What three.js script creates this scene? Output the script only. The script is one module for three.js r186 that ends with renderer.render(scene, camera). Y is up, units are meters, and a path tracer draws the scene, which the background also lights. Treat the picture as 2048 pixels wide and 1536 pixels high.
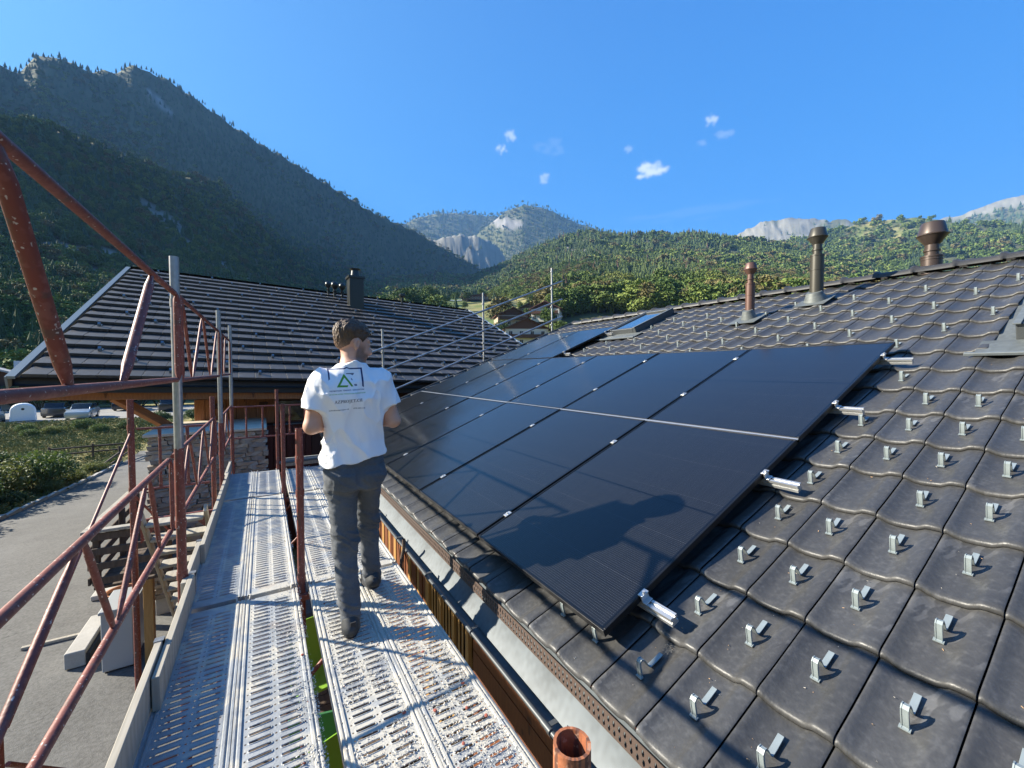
import * as THREE from 'three';
import { mergeGeometries, mergeVertices, toCreasedNormals } from 'three/addons/utils/BufferGeometryUtils.js';
import { RoundedBoxGeometry } from 'three/addons/geometries/RoundedBoxGeometry.js';

// ------------------------------------------------------------------ camera, sky, sun
const scene = new THREE.Scene();
const YAW = 31.5 * Math.PI / 180, PITCH = -Math.atan(26 / 811);
const camera = new THREE.PerspectiveCamera(2 * Math.atan(768 / 811) * 180 / Math.PI, 4 / 3, 0.05, 12000);
camera.position.set(0, 1.5, 0);
camera.lookAt(Math.sin(YAW) * Math.cos(PITCH), 1.5 + Math.sin(PITCH), -Math.cos(YAW) * Math.cos(PITCH));
const renderer = new THREE.WebGLRenderer({ antialias: true });
renderer.toneMapping = THREE.LinearToneMapping;
renderer.toneMappingExposure = 3.2;
renderer.shadowMap.enabled = true;

const SUN_AZ = -55 * Math.PI / 180, SUN_EL = 28.5 * Math.PI / 180;       // azimuth from the eaves' direction (-z), to the right
const SUN = new THREE.Vector3(Math.sin(SUN_AZ) * Math.cos(SUN_EL), Math.sin(SUN_EL), -Math.cos(SUN_AZ) * Math.cos(SUN_EL));
const sun = new THREE.DirectionalLight(new THREE.Color().setRGB(1, 0.925, 0.78), 5.0);
sun.position.copy(SUN).multiplyScalar(60); sun.castShadow = true;
sun.shadow.mapSize.set(4096, 4096);
Object.assign(sun.shadow.camera, { left: -25, right: 25, top: 25, bottom: -25, near: 1, far: 160 });
scene.add(sun); scene.add(sun.target);

// ------------------------------------------------------------------ noise
function rng(seed) { let a = seed >>> 0; return () => { a = (a + 0x6D2B79F5) | 0; let t = Math.imul(a ^ (a >>> 15), 1 | a); t = (t + Math.imul(t ^ (t >>> 7), 61 | t)) ^ t; return ((t ^ (t >>> 14)) >>> 0) / 4294967296; }; }
function h3(x, y, z) { let h = Math.imul(x, 374761393) ^ Math.imul(y, 668265263) ^ Math.imul(z, 1274126177); h = Math.imul(h ^ (h >>> 13), 1274126177); return ((h ^ (h >>> 16)) >>> 0) / 4294967296; }
const sm = t => t * t * (3 - 2 * t), lerp = (a, b, t) => a + (b - a) * t, clamp = (x, a = 0, b = 1) => Math.min(b, Math.max(a, x));
const sstep = (a, b, x) => sm(clamp((x - a) / (b - a)));
const PERM = new Uint8Array(512), RNDT = new Float32Array(256); { const r = rng(99), p = [...Array(256).keys()]; for (let i = 255; i > 0; i--) { const j = Math.floor(r() * (i + 1)); [p[i], p[j]] = [p[j], p[i]]; } for (let i = 0; i < 512; i++) PERM[i] = p[i & 255]; for (let i = 0; i < 256; i++) RNDT[i] = r(); }
function n2(x, y, zi, wrap) {
  const xi = Math.floor(x), yi = Math.floor(y); let fx = x - xi, fy = y - yi; fx = fx * fx * (3 - 2 * fx); fy = fy * fy * (3 - 2 * fy);
  let x0 = xi, x1 = xi + 1, y0 = yi, y1 = yi + 1; if (wrap) { x0 = ((x0 % wrap) + wrap) % wrap; x1 = ((x1 % wrap) + wrap) % wrap; y0 = ((y0 % wrap) + wrap) % wrap; y1 = ((y1 % wrap) + wrap) % wrap; }
  const pz = PERM[zi & 255], p0 = PERM[(y0 & 255) + pz], p1 = PERM[(y1 & 255) + pz], q0 = (x0 >> 8) * 31, q1 = (x1 >> 8) * 31;
  const a = RNDT[PERM[((x0 + q0) & 255) + p0]], b = RNDT[PERM[((x1 + q1) & 255) + p0]], c = RNDT[PERM[((x0 + q0) & 255) + p1]], d = RNDT[PERM[((x1 + q1) & 255) + p1]];
  const e = a + (b - a) * fx; return e + (c + (d - c) * fx - e) * fy;
}
function n3(x, y, z = 0, wrap = 0) { const zi = Math.floor(z), fz = z - zi; if (fz === 0) return n2(x, y, zi, wrap); const a = n2(x, y, zi, wrap), b = n2(x, y, zi + 1, wrap); return a + (b - a) * sm(fz); }
function fbm(x, y, z = 0, oct = 4, wrap = 0) { let s = 0, a = 0.5, t = 0; for (let i = 0; i < oct; i++) { s += a * n3(x, y, z + i * 17, wrap); t += a; a *= 0.5; x *= 2; y *= 2; wrap *= 2; } return s / t; }

// sky: clear late-afternoon air, brighter toward the sun, a few wisps of cloud
{
  const W = 2048, H = 1024, d = new Float32Array(W * H * 4), v = new THREE.Vector3();
  const wisps = [[49.9, 24.8, 1.9, 1.0, .9, 1], [47.3, 27.3, .6, .4, .3, 2], [51.6, 24.7, .9, .45, .45, 8], [30.0, 28.2, .75, .55, .7, 3], [31.3, 29.6, .8, .55, .55, 4], [36.0, 25.0, .8, .6, .42, 5], [57.3, 28.6, .8, .5, .6, 6], [58.6, 27.0, 1.1, .4, .22, 7], [36.8, 28.4, 2.2, 1.0, .08, 9], [56.2, 26.6, .6, .3, .16, 12], [57.0, 19.4, 9, .9, .05, 10]];
  for (let j = 0; j < H; j++) for (let i = 0; i < W; i++) {
    const el = ((j + .5) / H - .5) * Math.PI, ph = ((i + .5) / W - .5) * 2 * Math.PI;
    v.set(Math.cos(ph) * Math.cos(el), Math.sin(el), Math.sin(ph) * Math.cos(el));
    const az = Math.atan2(v.x, -v.z) * 180 / Math.PI, e = el * 180 / Math.PI, ang = Math.acos(clamp(v.dot(SUN), -1, 1)) * 180 / Math.PI;
    const t = clamp(Math.max(e, 0) / 62), k = Math.pow(t, .8);
    let r = lerp(.032, .001, k), g = lerp(.365, .104, k), b = lerp(.98, .50, k);
    const glow = .46 * Math.exp(-ang / 20) + .44 * Math.exp(-ang / 40);
    r += glow * .55; g += glow * .95; b += glow * .98;
    if (e < 0) { const f = clamp(-e / 12); r = lerp(r, .16, f); g = lerp(g, .18, f); b = lerp(b, .17, f); }
    let c = 0;
    if (e > 10 && e < 40) for (const [ca, ce, wa, we, st, sd] of wisps) {
      const dx = (az - ca) / wa, dy = (e - ce) / we; if (dx * dx + dy * dy > 2.2) continue;
      const n = fbm(dx * 2.2 + dy * .9 + sd * 7, dy * 2.2 - dx * .7 + sd * 3, sd, 5);
      c = Math.max(c, st * sstep(.36, .72, n + .34 * (1 - (dx * dx + dy * dy)) - .12));
    }
    const p = (j * W + i) * 4, K = 1 / 2.8; d[p] = lerp(r, .82, c) * K; d[p + 1] = lerp(g, .92, c) * K; d[p + 2] = lerp(b, 1.05, c) * K; d[p + 3] = 1;
  }
  const t = new THREE.DataTexture(d, W, H, THREE.RGBAFormat, THREE.FloatType);
  t.mapping = THREE.EquirectangularReflectionMapping; t.magFilter = t.minFilter = THREE.LinearFilter; t.wrapS = THREE.RepeatWrapping; t.needsUpdate = true;
  scene.background = t; scene.environment = t; scene.backgroundIntensity = 1; scene.environmentIntensity = 1;
}

console.log('sky', Math.round(performance.now()));
// ------------------------------------------------------------------ helpers
const V = (x, y, s) => new THREE.Vector3(x, y, -s);            // x: across, toward our ridge; y: up; s: along the eaves, away
const used = {};
function numbered(n) { const k = used[n] = (used[n] ?? -1) + 1; return k ? n + '_' + String(k).padStart(3, '0') : n; }
const shade = m => { m.castShadow = true; m.receiveShadow = true; return m; };
function part(name, geo, mat, parent) { const m = shade(new THREE.Mesh(Array.isArray(geo) ? mg(geo) : geo, mat)); m.name = name; parent.add(m); return m; }
function wpart(name, geo, mat, root) { const g = Array.isArray(geo) ? mg(geo) : geo; g.translate(-root.position.x, -root.position.y, -root.position.z); return part(name, g, mat, root); }   // geometry given in world coordinates
function tag(o, label, category, group, kind) { Object.assign(o.userData, { label, category }); if (group) o.userData.group = group; if (kind) o.userData.kind = kind; return o; }
function thing(name, pos, label, category, group) { const g = new THREE.Group(); g.name = numbered(name); g.position.copy(pos); scene.add(g); return tag(g, label, category, group); }
function single(name, geo, mat, label, category, group) { const m = part(numbered(name), geo, mat, scene); return tag(m, label, category, group); }
function structure(name, geo, mat) { const m = part(numbered(name), geo, mat, scene); m.userData.kind = 'structure'; return m; }
function copyOf(o, base, label, group) { const c = o.clone(); c.userData = { ...o.userData }; c.name = numbered(base); if (label) c.userData.label = label; if (group) c.userData.group = group; scene.add(c); return c; }
function mg(list) {
  const all = list.flat(3).filter(Boolean).map(g => { let q = g.index ? g.toNonIndexed() : g; for (const k of Object.keys(q.attributes)) if (!['position', 'normal', 'uv'].includes(k)) q.deleteAttribute(k); if (!q.attributes.uv) q.setAttribute('uv', new THREE.BufferAttribute(new Float32Array(q.attributes.position.count * 2), 2)); if (!q.attributes.normal) q.computeVertexNormals(); return q; });
  return all.length === 1 ? all[0] : mergeGeometries(all, false);
}
// uv in metres by the dominant face direction
function boxUV(g, sc = 1, off = 0) {
  if (g.index) g = g.toNonIndexed(); const p = g.attributes.position, n = g.attributes.normal, u = new Float32Array(p.count * 2);
  for (let i = 0; i < p.count; i++) { const ax = Math.abs(n.getX(i)), ay = Math.abs(n.getY(i)), az = Math.abs(n.getZ(i)); let a, b; if (ay >= ax && ay >= az) { a = p.getX(i); b = p.getZ(i); } else if (ax >= az) { a = p.getZ(i); b = p.getY(i); } else { a = p.getX(i); b = p.getY(i); } u[2 * i] = a * sc + off; u[2 * i + 1] = b * sc + off * .37; }
  g.setAttribute('uv', new THREE.BufferAttribute(u, 2)); return g;
}
const bx = (w, h, d, x = 0, y = 0, z = 0) => { const g = new THREE.BoxGeometry(w, h, d); g.translate(x, y, z); return boxUV(g); };
const rbx = (w, h, d, x = 0, y = 0, z = 0, r = .006) => { const g = new RoundedBoxGeometry(w, h, d, 1, Math.min(r, w / 2.1, h / 2.1, d / 2.1)); g.translate(x, y, z); return boxUV(g); };
const sbox = (x0, x1, y0, y1, s0, s1, r = 0) => (r ? rbx : bx)(x1 - x0, y1 - y0, s1 - s0, (x0 + x1) / 2, (y0 + y1) / 2, -(s0 + s1) / 2, r);
function rod(p, q, r, seg = 10, r2 = r, caps = true) {
  const d = q.clone().sub(p), L = d.length(), g = new THREE.CylinderGeometry(r2, r, L, seg, 1, !caps);
  const uv = g.attributes.uv; for (let i = 0; i < uv.count; i++) uv.setXY(i, uv.getX(i) * 6.28 * r, uv.getY(i) * L + p.x + p.y * 1.7 + p.z * .6);
  g.applyQuaternion(new THREE.Quaternion().setFromUnitVectors(new THREE.Vector3(0, 1, 0), d.normalize())); g.translate((p.x + q.x) / 2, (p.y + q.y) / 2, (p.z + q.z) / 2); return g;
}
function hollow(p, q, r, t = .004, seg = 20) {                    // open tube with wall thickness
  const d = q.clone().sub(p), L = d.length(), pts = [[r - t, 0], [r, 0], [r, L], [r - t, L], [r - t, 0]].map(a => new THREE.Vector2(...a));
  let g = toCreasedNormals(new THREE.LatheGeometry(pts, seg), .6); const uv = g.attributes.uv, ps = g.attributes.position; for (let i = 0; i < uv.count; i++) uv.setXY(i, uv.getX(i) * 6.28 * r, ps.getY(i));
  g.applyQuaternion(new THREE.Quaternion().setFromUnitVectors(new THREE.Vector3(0, 1, 0), d.normalize())); g.translate(p.x, p.y, p.z); return g;
}
function pipe(points, r, seg = 24, rad = 8) { return new THREE.TubeGeometry(new THREE.CatmullRomCurve3(points, false, 'catmullrom', .3), seg, r, rad, false); }
// flattened-end lattice tube: round in the middle, pressed flat (in the plane containing `ax`) at both ends
function flatRod(p, q, r, ax, k = .14) {
  const d = q.clone().sub(p), L = d.length(); d.normalize(); const e1 = ax.clone().addScaledVector(d, -ax.dot(d)).normalize(), e2 = new THREE.Vector3().crossVectors(d, e1);
  const N = 14, M = 10, pos = [], uv = [], ix = [];
  for (let i = 0; i <= N; i++) { const t = i / N, f = Math.min(sstep(0, k, t), sstep(0, k, 1 - t)), a = lerp(r * .3, r, f), b = lerp(r * 1.42, r, f); for (let j = 0; j <= M; j++) { const th = j / M * 2 * Math.PI, c = Math.cos(th) * a, s = Math.sin(th) * b; pos.push(p.x + d.x * L * t + e1.x * c + e2.x * s, p.y + d.y * L * t + e1.y * c + e2.y * s, p.z + d.z * L * t + e1.z * c + e2.z * s); uv.push(j / M * 6.28 * r, L * t + p.z); } }
  for (let i = 0; i < N; i++) for (let j = 0; j < M; j++) { const a = i * (M + 1) + j, b = a + M + 1; ix.push(a, a + 1, b, b, a + 1, b + 1); }
  const g = new THREE.BufferGeometry(); g.setAttribute('position', new THREE.Float32BufferAttribute(pos, 3)); g.setAttribute('uv', new THREE.Float32BufferAttribute(uv, 2)); g.setIndex(ix); g.computeVertexNormals(); return g;
}
function gridGeo(nu, nv, f) {                                       // f(i, j) -> [x, y, z, u, v]
  const pos = [], uv = [], ix = [];
  for (let i = 0; i <= nu; i++) for (let j = 0; j <= nv; j++) { const q = f(i, j); pos.push(q[0], q[1], q[2]); uv.push(q[3] ?? 0, q[4] ?? 0); }
  for (let i = 0; i < nu; i++) for (let j = 0; j < nv; j++) { const a = i * (nv + 1) + j, b = a + nv + 1; ix.push(a, b, a + 1, a + 1, b, b + 1); }
  const g = new THREE.BufferGeometry(); g.setAttribute('position', new THREE.Float32BufferAttribute(pos, 3)); g.setAttribute('uv', new THREE.Float32BufferAttribute(uv, 2)); g.setIndex(ix); g.computeVertexNormals(); return g;
}
// a flat strip profile swept: path in the XY plane, given thickness, extruded along z by `w`
function stripGeo(path, th, w, bev = 0) {
  const L = [], R = [];
  for (let i = 0; i < path.length; i++) { const a = path[Math.max(0, i - 1)], b = path[Math.min(path.length - 1, i + 1)], dx = b[0] - a[0], dy = b[1] - a[1], l = Math.hypot(dx, dy) || 1; L.push([path[i][0] - dy / l * th / 2, path[i][1] + dx / l * th / 2]); R.push([path[i][0] + dy / l * th / 2, path[i][1] - dx / l * th / 2]); }
  const sh = new THREE.Shape([...L, ...R.reverse()].map(p => new THREE.Vector2(...p)));
  const g = new THREE.ExtrudeGeometry(sh, { depth: w, bevelEnabled: bev > 0, bevelSize: bev, bevelThickness: bev, bevelSegments: 1, steps: 1 }); g.translate(0, 0, -w / 2); return toCreasedNormals(g, .7);
}
const poly = (pts) => new THREE.Shape(pts.map(p => new THREE.Vector2(p[0], p[1])));
// horizontal polygon sheet from (x, s) points
function sheet(pts, y, sc = 1) { const g = new THREE.ShapeGeometry(poly(pts)); g.rotateX(-Math.PI / 2); g.translate(0, y, 0); const p = g.attributes.position, u = g.attributes.uv; for (let i = 0; i < p.count; i++) u.setXY(i, p.getX(i) * sc, p.getZ(i) * sc); return g; }

// ------------------------------------------------------------------ textures (material only: grain, dirt, wear)
function tex(n, f, repeatM = 1, srgb = true) {
  const d = new Uint8Array(n * n * 4);
  for (let j = 0; j < n; j++) for (let i = 0; i < n; i++) { const c = f(i / n, j / n, i, j), p = (j * n + i) * 4; d[p] = clamp(c[0]) * 255; d[p + 1] = clamp(c[1]) * 255; d[p + 2] = clamp(c[2]) * 255; d[p + 3] = c[3] === undefined ? 255 : clamp(c[3]) * 255; }
  const t = new THREE.DataTexture(d, n, n); t.wrapS = t.wrapT = THREE.RepeatWrapping; t.magFilter = THREE.LinearFilter; t.minFilter = THREE.LinearMipmapLinearFilter; t.generateMipmaps = true; if (srgb) t.colorSpace = THREE.SRGBColorSpace; t.repeat.set(1 / repeatM, 1 / repeatM); t.needsUpdate = true; return t;
}
const l2s = c => c <= .0031308 ? 12.92 * c : 1.055 * Math.pow(c, 1 / 2.4) - .055;
const lin = (r, g, b) => [l2s(r), l2s(g), l2s(b)];
const gray = v => [v, v, v];
const mix3 = (a, b, t) => [lerp(a[0], b[0], t), lerp(a[1], b[1], t), lerp(a[2], b[2], t)];
const std = (o) => new THREE.MeshStandardMaterial(o);
const rgb = (r, g, b) => new THREE.Color().setRGB(r, g, b);
const T = {};
// grey concrete roof tile: fine grain, dusty scuffs and scratches
T.tile = tex(1024, (u, v) => {
  const f = fbm(u * 96, v * 96, 1, 3, 96), c = fbm(u * 6, v * 6, 5, 4, 6), scr = fbm(u * 10 + v * 26, v * 60 - u * 24, 9, 3, 0), sc2 = fbm(u * 40, v * 12, 13, 3, 4);
  let k = .046 + .020 * (f - .5) + .007 * (c - .5); const dust = sstep(.53, .72, c) * sstep(.52, .70, scr) * .34 + sstep(.62, .8, sc2) * .08 + sstep(.60, .85, f) * .08; k += dust * .10;
  return lin(k * 1.0, k * .99, k * .975);
}, 1.3);
T.tileR = tex(256, (u, v) => gray(.40 + .22 * fbm(u * 8, v * 8, 3, 5, 8)), .9, false);
T.fine = tex(256, (u, v) => gray(fbm(u * 40, v * 40, 7, 3, 40)), .25, false);
T.galv = tex(512, (u, v) => { const a = n3(u * 40, v * 40, 2, 40), b = fbm(u * 5, v * 5, 4, 4, 5), k = .34 + .09 * (a - .5) + .18 * (b - .5); return lin(k * .96, k, k * 1.04); }, .8);
// galvanised deck with splashes of dried mortar and dust
const deckTex = (seed, amt) => tex(640, (u, v) => {
  const a = n3(u * 60, v * 60, seed, 60), b = fbm(u * 4, v * 4, seed + 2, 5, 4), m = fbm(u * 22, v * 22, seed + 5, 4, 22), k = .31 + .07 * (a - .5) + .13 * (b - .5);
  const cover = sstep(.60 - amt * .30, .74 - amt * .25, m * .55 + b * .45); let c = mix3([k * .95, k, k * 1.04], [.47, .44, .375], cover * (.72 + .28 * a));
  const rust = sstep(.70, .8, fbm(u * 9, v * 9, seed + 11, 4, 9)); c = mix3(c, [.30, .22, .16], rust * .28); return lin(...c);
}, 1.6);
T.deckA = deckTex(3, .35); T.deckB = deckTex(31, .72); T.deckC = deckTex(57, 1.0);
// red oxide scaffold paint, chipped and faded, cement specks
T.red = tex(512, (u, v) => {
  const a = fbm(u * 8, v * 8, 3, 5, 8), b = fbm(u * 30, v * 30, 8, 3, 30); let c = mix3([.19, .040, .028], [.15, .048, .036], a); c = mix3(c, [.24, .085, .065], sstep(.55, .75, b) * .6);
  c = mix3(c, [.085, .055, .045], sstep(.60, .7, fbm(u * 14, v * 14, 21, 4, 14)) * .6); c = mix3(c, [.48, .42, .38], sstep(.77, .82, fbm(u * 44, v * 44, 33, 3, 44))); return lin(...c);
}, .5);
T.rust = tex(512, (u, v) => { const a = fbm(u * 10, v * 26, 3, 5, 0), b = fbm(u * 40, v * 40, 8, 3, 40); let c = mix3([.24, .068, .03], [.38, .14, .06], a); c = mix3(c, [.085, .04, .03], sstep(.46, .62, fbm(u * 30, v * 7, 40, 4, 0)) * .85); c = mix3(c, [.5, .3, .2], sstep(.68, .78, b) * .5); return lin(...c); }, .3);
const woodTex = (A, B, knots, seed, per = 1.2) => tex(512, (u, v) => {
  const w = fbm(u * 3, v * 3, seed, 3, 3) * .16, g = fbm((u + w * .1) * 90, v * 5, seed + 3, 3, 0), r = .5 + .5 * Math.sin((u + w) * 130 + 4 * fbm(u * 4, v * 2, seed + 6, 2, 0)); let c = mix3(A, B, clamp(g * .7 + r * .3));
  const kx = fbm(u * 12, v * 7, seed + 9, 2, 0); c = mix3(c, [B[0] * .35, B[1] * .3, B[2] * .3], knots * sstep(.80, .88, kx)); return lin(...c);
}, per);
T.larch = woodTex([.36, .145, .045], [.22, .075, .022], .8, 3); T.dkwood = woodTex([.085, .030, .018], [.05, .018, .012], .3, 12); T.oldwood = woodTex([.42, .38, .31], [.26, .235, .19], .35, 22); T.weather = woodTex([.12, .085, .06], [.06, .042, .03], .3, 32);
T.gold = woodTex([.45, .26, .085], [.30, .16, .05], .1, 42);
T.asphalt = tex(1024, (u, v) => { const f = fbm(u * 200, v * 200, 2, 2, 200), c = fbm(u * 4, v * 4, 6, 5, 4), p = fbm(u * 14, v * 14, 12, 4, 14); const ck = Math.abs(fbm(u * 5, v * 5, 51, 5, 5) - .5); let k = .120 + .07 * (f - .5) + .055 * (c - .5) + .03 * (p - .5); k *= lerp(.62, 1, sstep(0, .006, ck)); return lin(k * 1.03, k, k * .93); }, 5);
T.stone = tex(512, (u, v) => { const a = fbm(u * 5, v * 16, 2, 5, 0), b = fbm(u * 30, v * 40, 8, 3, 0); return lin(...mix3([.20, .175, .15], [.46, .42, .37], clamp(a * .8 + b * .3 - .1))); }, .7);
T.conc = tex(512, (u, v) => { const a = fbm(u * 6, v * 6, 2, 5, 6), b = fbm(u * 60, v * 60, 8, 2, 60); return lin(...mix3([.30, .28, .25], [.48, .46, .42], a * .7 + b * .3)); }, 1);
T.grass = tex(1024, (u, v) => { const a = fbm(u * 8, v * 8, 2, 5, 8), b = fbm(u * 120, v * 120, 8, 2, 120); return lin(...mix3(mix3([.055, .085, .018], [.20, .185, .06], sstep(.42, .7, a)), [.03, .045, .012], b * .45)); }, 8);
console.log('tex', Math.round(performance.now()));
// ------------------------------------------------------------------ terrain
const D2R = Math.PI / 180;
function curve(pts, x) { if (x <= pts[0][0]) return pts[0][1]; for (let i = 1; i < pts.length; i++) if (x <= pts[i][0]) { const [a, b] = pts[i - 1], [c, d] = pts[i]; return lerp(b, d, (x - a) / (c - a)); } return pts[pts.length - 1][1]; }
// ridges: crest elevation angle (degrees) against azimuth, crest distance, profile power, tree height
const LAYERS = [
  { e: [[-180, 3], [-130, 5], [-90, 15], [-60, 19], [-40, 22], [-25, 24], [-19.4, 25.0], [-18.5, 25.0], [-17.4, 26.5], [-15.9, 27.0], [-13.3, 27.1], [-12.2, 27.6], [-11.0, 28.5], [-9.6, 28.6], [-5.9, 27.4], [.1, 25.2], [6.5, 22.8], [12.4, 20.1], [18.2, 18.2], [22.9, 16.0], [27, 14.2], [29.8, 12.8], [32.6, 10.6], [38, 6], [50, 0]], R: [[-60, 850], [-40, 950], [-20, 1100], [0, 1250], [18, 1450], [33, 1700]], p: 1.05 },
  { e: [[-60, 8], [-30, 17], [-19.5, 20.6], [-16.6, 21.4], [-13.4, 20.8], [-9.7, 20.3], [-3.8, 20.2], [-1, 17.6], [2, 13.8], [6, 8], [12, 0]], R: [[-40, 420], [-19, 520], [-4, 640], [6, 700]], p: 1.25 },
  { e: [[10, 17], [16.2, 18.9], [18.2, 20], [20.9, 20.9], [25, 21.0], [29.1, 20.8], [33.3, 20.4], [40, 18], [50, 10]], R: [[0, 3100]], p: 2 },
  { e: [[20, 12], [27, 18.8], [28.8, 20.1], [30.5, 21.6], [33, 22.3], [36.1, 21.6], [40.2, 20], [43.6, 18.7], [47.5, 17.8], [52, 16.4], [60, 12]], R: [[0, 2600]], p: 1.7 },
  { e: [[-180, 2], [-60, 2], [-20, 3.2], [0, 6], [10, 10.5], [15, 12], [20, 12.6], [26.3, 12.8], [29.8, 14.0], [33.3, 15.8], [36.8, 17.1], [42.3, 18.4], [50.1, 17.4], [56.1, 16.4], [61.6, 15.2], [64.7, 14.4], [68.4, 13], [73.1, 11], [85, 8], [120, 4], [180, 2]], R: [[20, 950], [50, 1000], [80, 1150]], p: .44 },
  { e: [[50, 13], [57.8, 15.8], [60, 16.2], [63.1, 17.3], [66.5, 16.8], [70.1, 15.9], [72.6, 15.5], [80, 13], [90, 8]], R: [[0, 2700]], p: 2 },
  { e: [[55, 8], [61.7, 13.6], [64.7, 14.6], [70.1, 15.1], [72.6, 15.3], [76, 14.9], [79.9, 13.5], [82.8, 12.5], [90, 11], [110, 9], [140, 6], [180, 3]], R: [[0, 1450]], p: .8 },
  { e: [[70, 12], [77, 14.2], [79, 14.5], [80.8, 14.9], [82.7, 15.2], [88, 16.5], [100, 14], [130, 8]], R: [[0, 3400]], p: 1.6 },
  { e: [[14, 13], [18.2, 16.6], [19.5, 17.6], [22.9, 18.2], [27, 18.1], [29.8, 16.6], [30.9, 14.4], [34, 9]], R: [[0, 1950]], p: 3.2 },
  { e: [[11, 0], [15, 9.0], [18, 10.0], [30, 10.3], [34, 9.2], [40, 5], [46, 0]], R: [[0, 330]], p: .9 },
];
function nearGround(x, s) { return -3.07 - 1.0 * sstep(11, 34, s) * sstep(3, -1, x) + .52 * sstep(46, 57.5, s) * sstep(3, -1, x) + 1.2 * sstep(20, 60, x) - .4 * sstep(-20, -60, s); }
let LAY = 0;
function terrXS(x, s) {
  const r = Math.hypot(x, s), az = Math.atan2(x, s) / D2R, nr = nearGround(x, s); LAY = -1; if (r < 84) return nr; let best = -1e9;
  for (let i = 0; i < LAYERS.length; i++) { const L = LAYERS[i], e = curve(L.e, az); if (e <= 0) continue; const R = curve(L.R, az), q = r / R, pw = i === 0 ? lerp(1.0, 2.6, sstep(4, 17, az)) : L.p; let h; if (q <= 1) h = r * Math.tan(e * Math.pow(q, pw) * D2R); else { const hc = R * Math.tan(e * D2R); h = hc * (1 - (q - 1) * 1.3); } if (h > best) { best = h; LAY = i; } }
  const rocky = (LAY === 8 || LAY === 5 || LAY === 7) ? 1 : 0; const amp = Math.min(r * .022, 20) * (LAY === 4 || LAY === 6 ? .8 : 1), cr = LAY === 0 || LAY === 5 || LAY === 8 ? 1 : .35;
  const rid = 1 - 2 * Math.abs(fbm(x / 70 + 3, s / 70, 2, 3) - .5) - .5;
  best += 1.5 + amp * ((fbm(x / 130, s / 130, 1, 4) - .5) * 1.3 + (fbm(x / 28, s / 28, 4, 3) - .5) * .5 + rid * .5 * cr) + rocky * ((fbm(x / 22, s / 60, 31, 4) - .5) * 34 + (fbm(x / 7, s / 20, 37, 3) - .5) * 10);
  return lerp(nr, Math.max(best, nr), sstep(84, 160, r));
}
const segd = (px, py, ax, ay, bx_, by) => { const dx = bx_ - ax, dy = by - ay, t = clamp(((px - ax) * dx + (py - ay) * dy) / (dx * dx + dy * dy)); return Math.hypot(px - ax - dx * t, py - ay - dy * t); };
// ground cover: rock, meadow or forest soil (0..1 weights)
function cover(x, h, s, lay) {
  const az = Math.atan2(x, s) / D2R, r = Math.hypot(x, s), e = Math.atan2(h - 1.5, r) / D2R, n = fbm(x / 40, s / 40, 9, 4) - .5, m = fbm(x / 14, s / 14 + h / 10, 19, 3) - .5;
  let rock = 0, mead = 0; const soft = (d, w) => sstep(w, w * .45, d + n * w * 1.5);
  if (lay === 0 || lay === 1) { rock = Math.max(soft(segd(az, e, -10.5, 16.6, -5, 12.6), 1.0), soft(segd(az, e, -5, 12.6, -.5, 10.2), 1.3), soft(segd(az, e, -19.5, 11.2, -10, 11.5), .8), soft(segd(az, e, -9.6, 26.8, -8.0, 25.6), .4), soft(segd(az, e, -20, 9.2, -14, 9.6), .6)); rock *= clamp(.75 + m * 1.6); }
  if (lay === 8) rock = sstep(18.9, 18.3, e + m) * sstep(17.8, 19.2, az + n * 2) * sstep(31.5, 30, az);
  if (lay === 3) rock = soft(segd(az, e, 28.9, 20.0, 32.6, 19.6), .75);
  if (lay === 4) { rock = Math.max(soft(segd(az, e, 39.2, 16.2, 42.8, 15.6), .55), soft(segd(az, e, 48, 16.2, 51, 16.8), .35)) * clamp(.6 + m * 3); mead = sstep(15.5, 18.5, az + n * 3) * sstep(37.5, 35, az + n * 3) * sstep(10.6, 9.9, e + n * .8); mead = Math.max(mead, soft(segd(az, e, 44.5, 9.2, 51, 8.3), .75), soft(segd(az, e, 37, 11.6, 41, 11.5), .35)); }
  if (lay === 5) rock = sstep(.30, .46, .75 + n * 1.2 + m - Math.max(0, e - 16.6) * .5 - Math.max(0, (az - 67) * .22));
  if (lay === 6) mead = sstep(70.5, 72.5, az + n * 3) * sstep(12.6, 13.6, e + n * 1.5) * sstep(.36, .48, .5 + n * .6 + m * .8);
  if (lay === 7) rock = sstep(13.6, 14.4, e + n * 1.2) * sstep(.2, .45, .6 + m);
  if (lay === 9 || lay === -1 || (r < 130 && az > 12)) mead = 1;
  return [rock, mead];
}
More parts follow.
